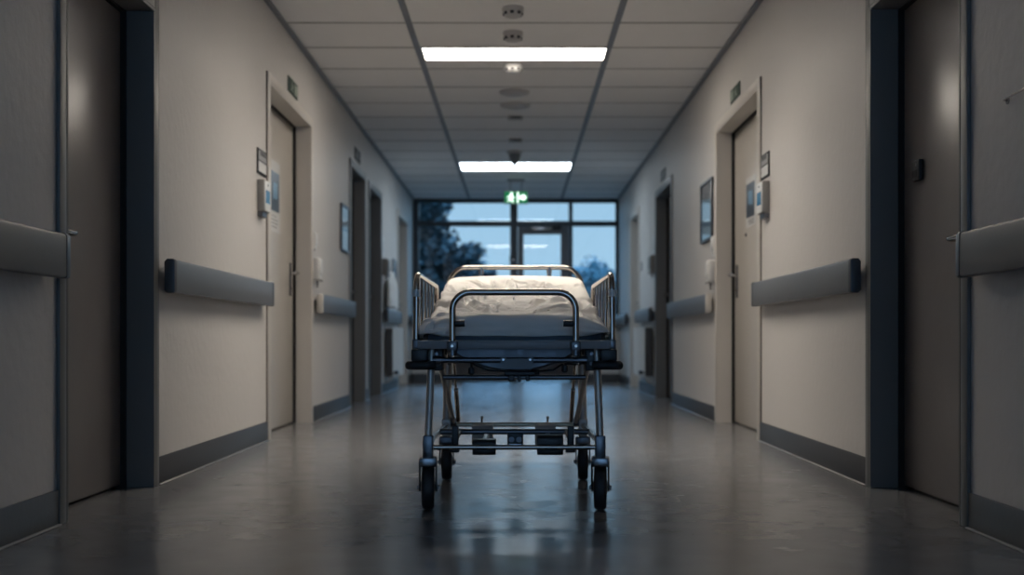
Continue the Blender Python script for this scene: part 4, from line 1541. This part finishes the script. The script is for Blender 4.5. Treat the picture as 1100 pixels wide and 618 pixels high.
# --- casters: wheel, fork, axle bolts
def caster(x, y, ang, m_fork):
    RW = 0.079
    hw = 0.0215
    rot = Matrix.Rotation(ang, 3, 'Z')
    cy = y + 0.018

    def fin(bm):
        bmesh.ops.rotate(bm, cent=(bx(x), y, 0), matrix=rot, verts=bm.verts)
        return bm
    bm = NB()
    # fork: crown plus two cheeks
    box(bm, bx(x) - 0.032, bx(x) + 0.032, y - 0.028, y + 0.045, 0.155, 0.188, 0.006, 2)
    lathe(bm, [(0.017, 0), (0.017, 0.012)], (bx(x), y, 0.184), 'Z', 18)
    for s in (-1, 1):
        prism(bm, [(y - 0.024, 0.172), (y + 0.042, 0.172), (cy + 0.020, 0.075), (cy + 0.012, 0.066), (cy - 0.012, 0.066), (cy - 0.02, 0.075)], bx(x) + s * 0.026, bx(x) + s * 0.032, 'X')
    c = obj('caster', fin(bm), m_fork, bed)
    bm = NB()
    prof = [(RW * 0.72, -hw * 0.9), (RW * 0.90, -hw), (RW * 0.965, -hw * 0.78), (RW * 0.992, -hw * 0.45), (RW, 0), (RW * 0.992, hw * 0.45), (RW * 0.965, hw * 0.78), (RW * 0.90, hw), (RW * 0.72, hw * 0.9)]
    lathe(bm, prof, (bx(x), cy, RW), 'X', 40)
    obj('tyre', fin(bm), M_RUBBER, c)
    bm = NB()
    lathe(bm, [(RW * 0.28, -hw * 1.15), (RW * 0.35, -hw * 1.0), (RW * 0.71, -hw * 0.96), (RW * 0.71, hw * 0.96), (RW * 0.35, hw * 1.0), (RW * 0.28, hw * 1.15)], (bx(x), cy, RW), 'X', 32)
    obj('hub', fin(bm), M_HUB, c)
    bm = NB()
    lathe(bm, [(0.004, -0.040), (0.009, -0.038), (0.009, -0.031), (0.005, -0.030), (0.005, 0.030), (0.009, 0.031), (0.009, 0.038), (0.004, 0.040)], (bx(x), cy, RW), 'X', 14)
    obj('axle_bolt', fin(bm), M_STEELD, c)


caster(-LX, YFC, 0.05, M_STEELM)
caster(LX, YFC, -0.10, M_STEELM)
caster(-0.290, YRC, 0.04, M_STEELD)
caster(0.290, YRC, -0.06, M_STEELD)


# ------------------------------------------------------------------ trees outside
def tree(name, label, x, y, z0, blobs, nleaf, size, m, seed, trunk_r=0.09, group=None):
    R = random.Random(seed)
    top = max(b[2] + b[3] * 0.6 for b in blobs)
    t = thing(name, label, 'tree', (x, y, z0), group)
    bm = NB()
    cz = sum(b[2] for b in blobs) / len(blobs)
    tube(bm, [(x, y, z0), (x + 0.05, y, z0 + (cz - z0) * 0.5), (x, y, cz + 0.2)], [trunk_r, trunk_r * 0.8, trunk_r * 0.5], 10)
    for (a, b, c, r) in blobs:
        tube(bm, [(x, y, z0 + (c - z0) * 0.5), ((x + a) / 2, (y + b) / 2, z0 + (c - z0) * 0.8), (a, b, c)], [trunk_r * 0.5, trunk_r * 0.35, trunk_r * 0.12], 7)
    obj('trunk', bm, M_BARK, t)
    bm = NB()
    wts = [b[3] ** 2 for b in blobs]
    for k in range(nleaf):
        a, b, c, r = R.choices(blobs, wts)[0]
        d = Vector((R.gauss(0, 1), R.gauss(0, 1), R.gauss(0, 1))).normalized()
        rr = r * (R.random() ** 0.45) * (0.85 + 0.35 * noise.noise(d * 2.3 + Vector((a, b, c))))
        p = Vector((a, b, c)) + d * rr
        u = Vector((R.gauss(0, 1), R.gauss(0, 1), R.gauss(0, 0.6))).normalized()
        v = u.cross(Vector((R.gauss(0, 1), R.gauss(0, 1), R.gauss(0, 1)))).normalized()
        s = size * R.uniform(0.6, 1.3)
        q = [bm.verts.new(p - u * s), bm.verts.new(p + v * s * 0.45 + u * s * 0.1), bm.verts.new(p + u * s), bm.verts.new(p - v * s * 0.45 + u * s * 0.1)]
        bm.faces.new(q)
    obj('foliage', bm, m, t, smooth=False)


tree('broadleaf_tree', 'dark broadleaf tree outside the left end window', -2.7, 22.0, -0.12,
     [(-2.9, 22.0, 3.3, 0.95), (-2.1, 21.8, 3.25, 0.55), (-1.65, 22.1, 3.3, 0.42), (-1.75, 22.0, 2.85, 0.45), (-2.4, 22.2, 2.2, 0.9), (-1.6, 22.0, 2.3, 0.6), (-1.15, 22.0, 2.0, 0.55),
      (-0.85, 22.1, 2.35, 0.24), (-2.0, 21.8, 1.4, 0.8), (-1.1, 22.1, 1.35, 0.65), (-0.62, 22.0, 1.75, 0.32), (-0.62, 22.0, 1.35, 0.42), (-3.4, 22.2, 2.2, 1.1), (-0.4, 22.3, 0.95, 0.5), (-1.5, 22.2, 0.5, 0.8),
      (-2.6, 22.0, 3.8, 0.5), (-0.5, 22.2, 0.3, 0.6)],
     24000, 0.085, M_LEAF, 4)
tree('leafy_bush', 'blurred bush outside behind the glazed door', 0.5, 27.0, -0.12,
     [(0.1, 27.0, 1.0, 0.7), (0.9, 27.2, 0.9, 0.7), (0.5, 27.0, 0.5, 0.7), (-0.4, 27.0, 1.1, 0.5)], 5000, 0.08, M_LEAF_HAZE, 6, 0.05)
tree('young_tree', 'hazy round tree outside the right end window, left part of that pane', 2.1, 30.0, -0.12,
     [(2.1, 30.0, 2.0, 0.85), (1.6, 30.0, 1.4, 0.7), (2.6, 30.2, 1.5, 0.8), (2.1, 30.0, 0.9, 0.9)], 8000, 0.085, M_LEAF_HAZE, 8, 0.07)
tree('young_tree', 'hazy taller tree outside at the right edge of the right end window', 3.35, 25.5, -0.12,
     [(2.9, 25.5, 2.0, 0.5), (2.8, 25.7, 1.4, 0.7), (3.3, 25.5, 1.6, 0.7), (2.95, 25.5, 2.55, 0.24), (2.9, 25.5, 0.7, 0.8)], 8000, 0.085, M_LEAF, 9, 0.07)
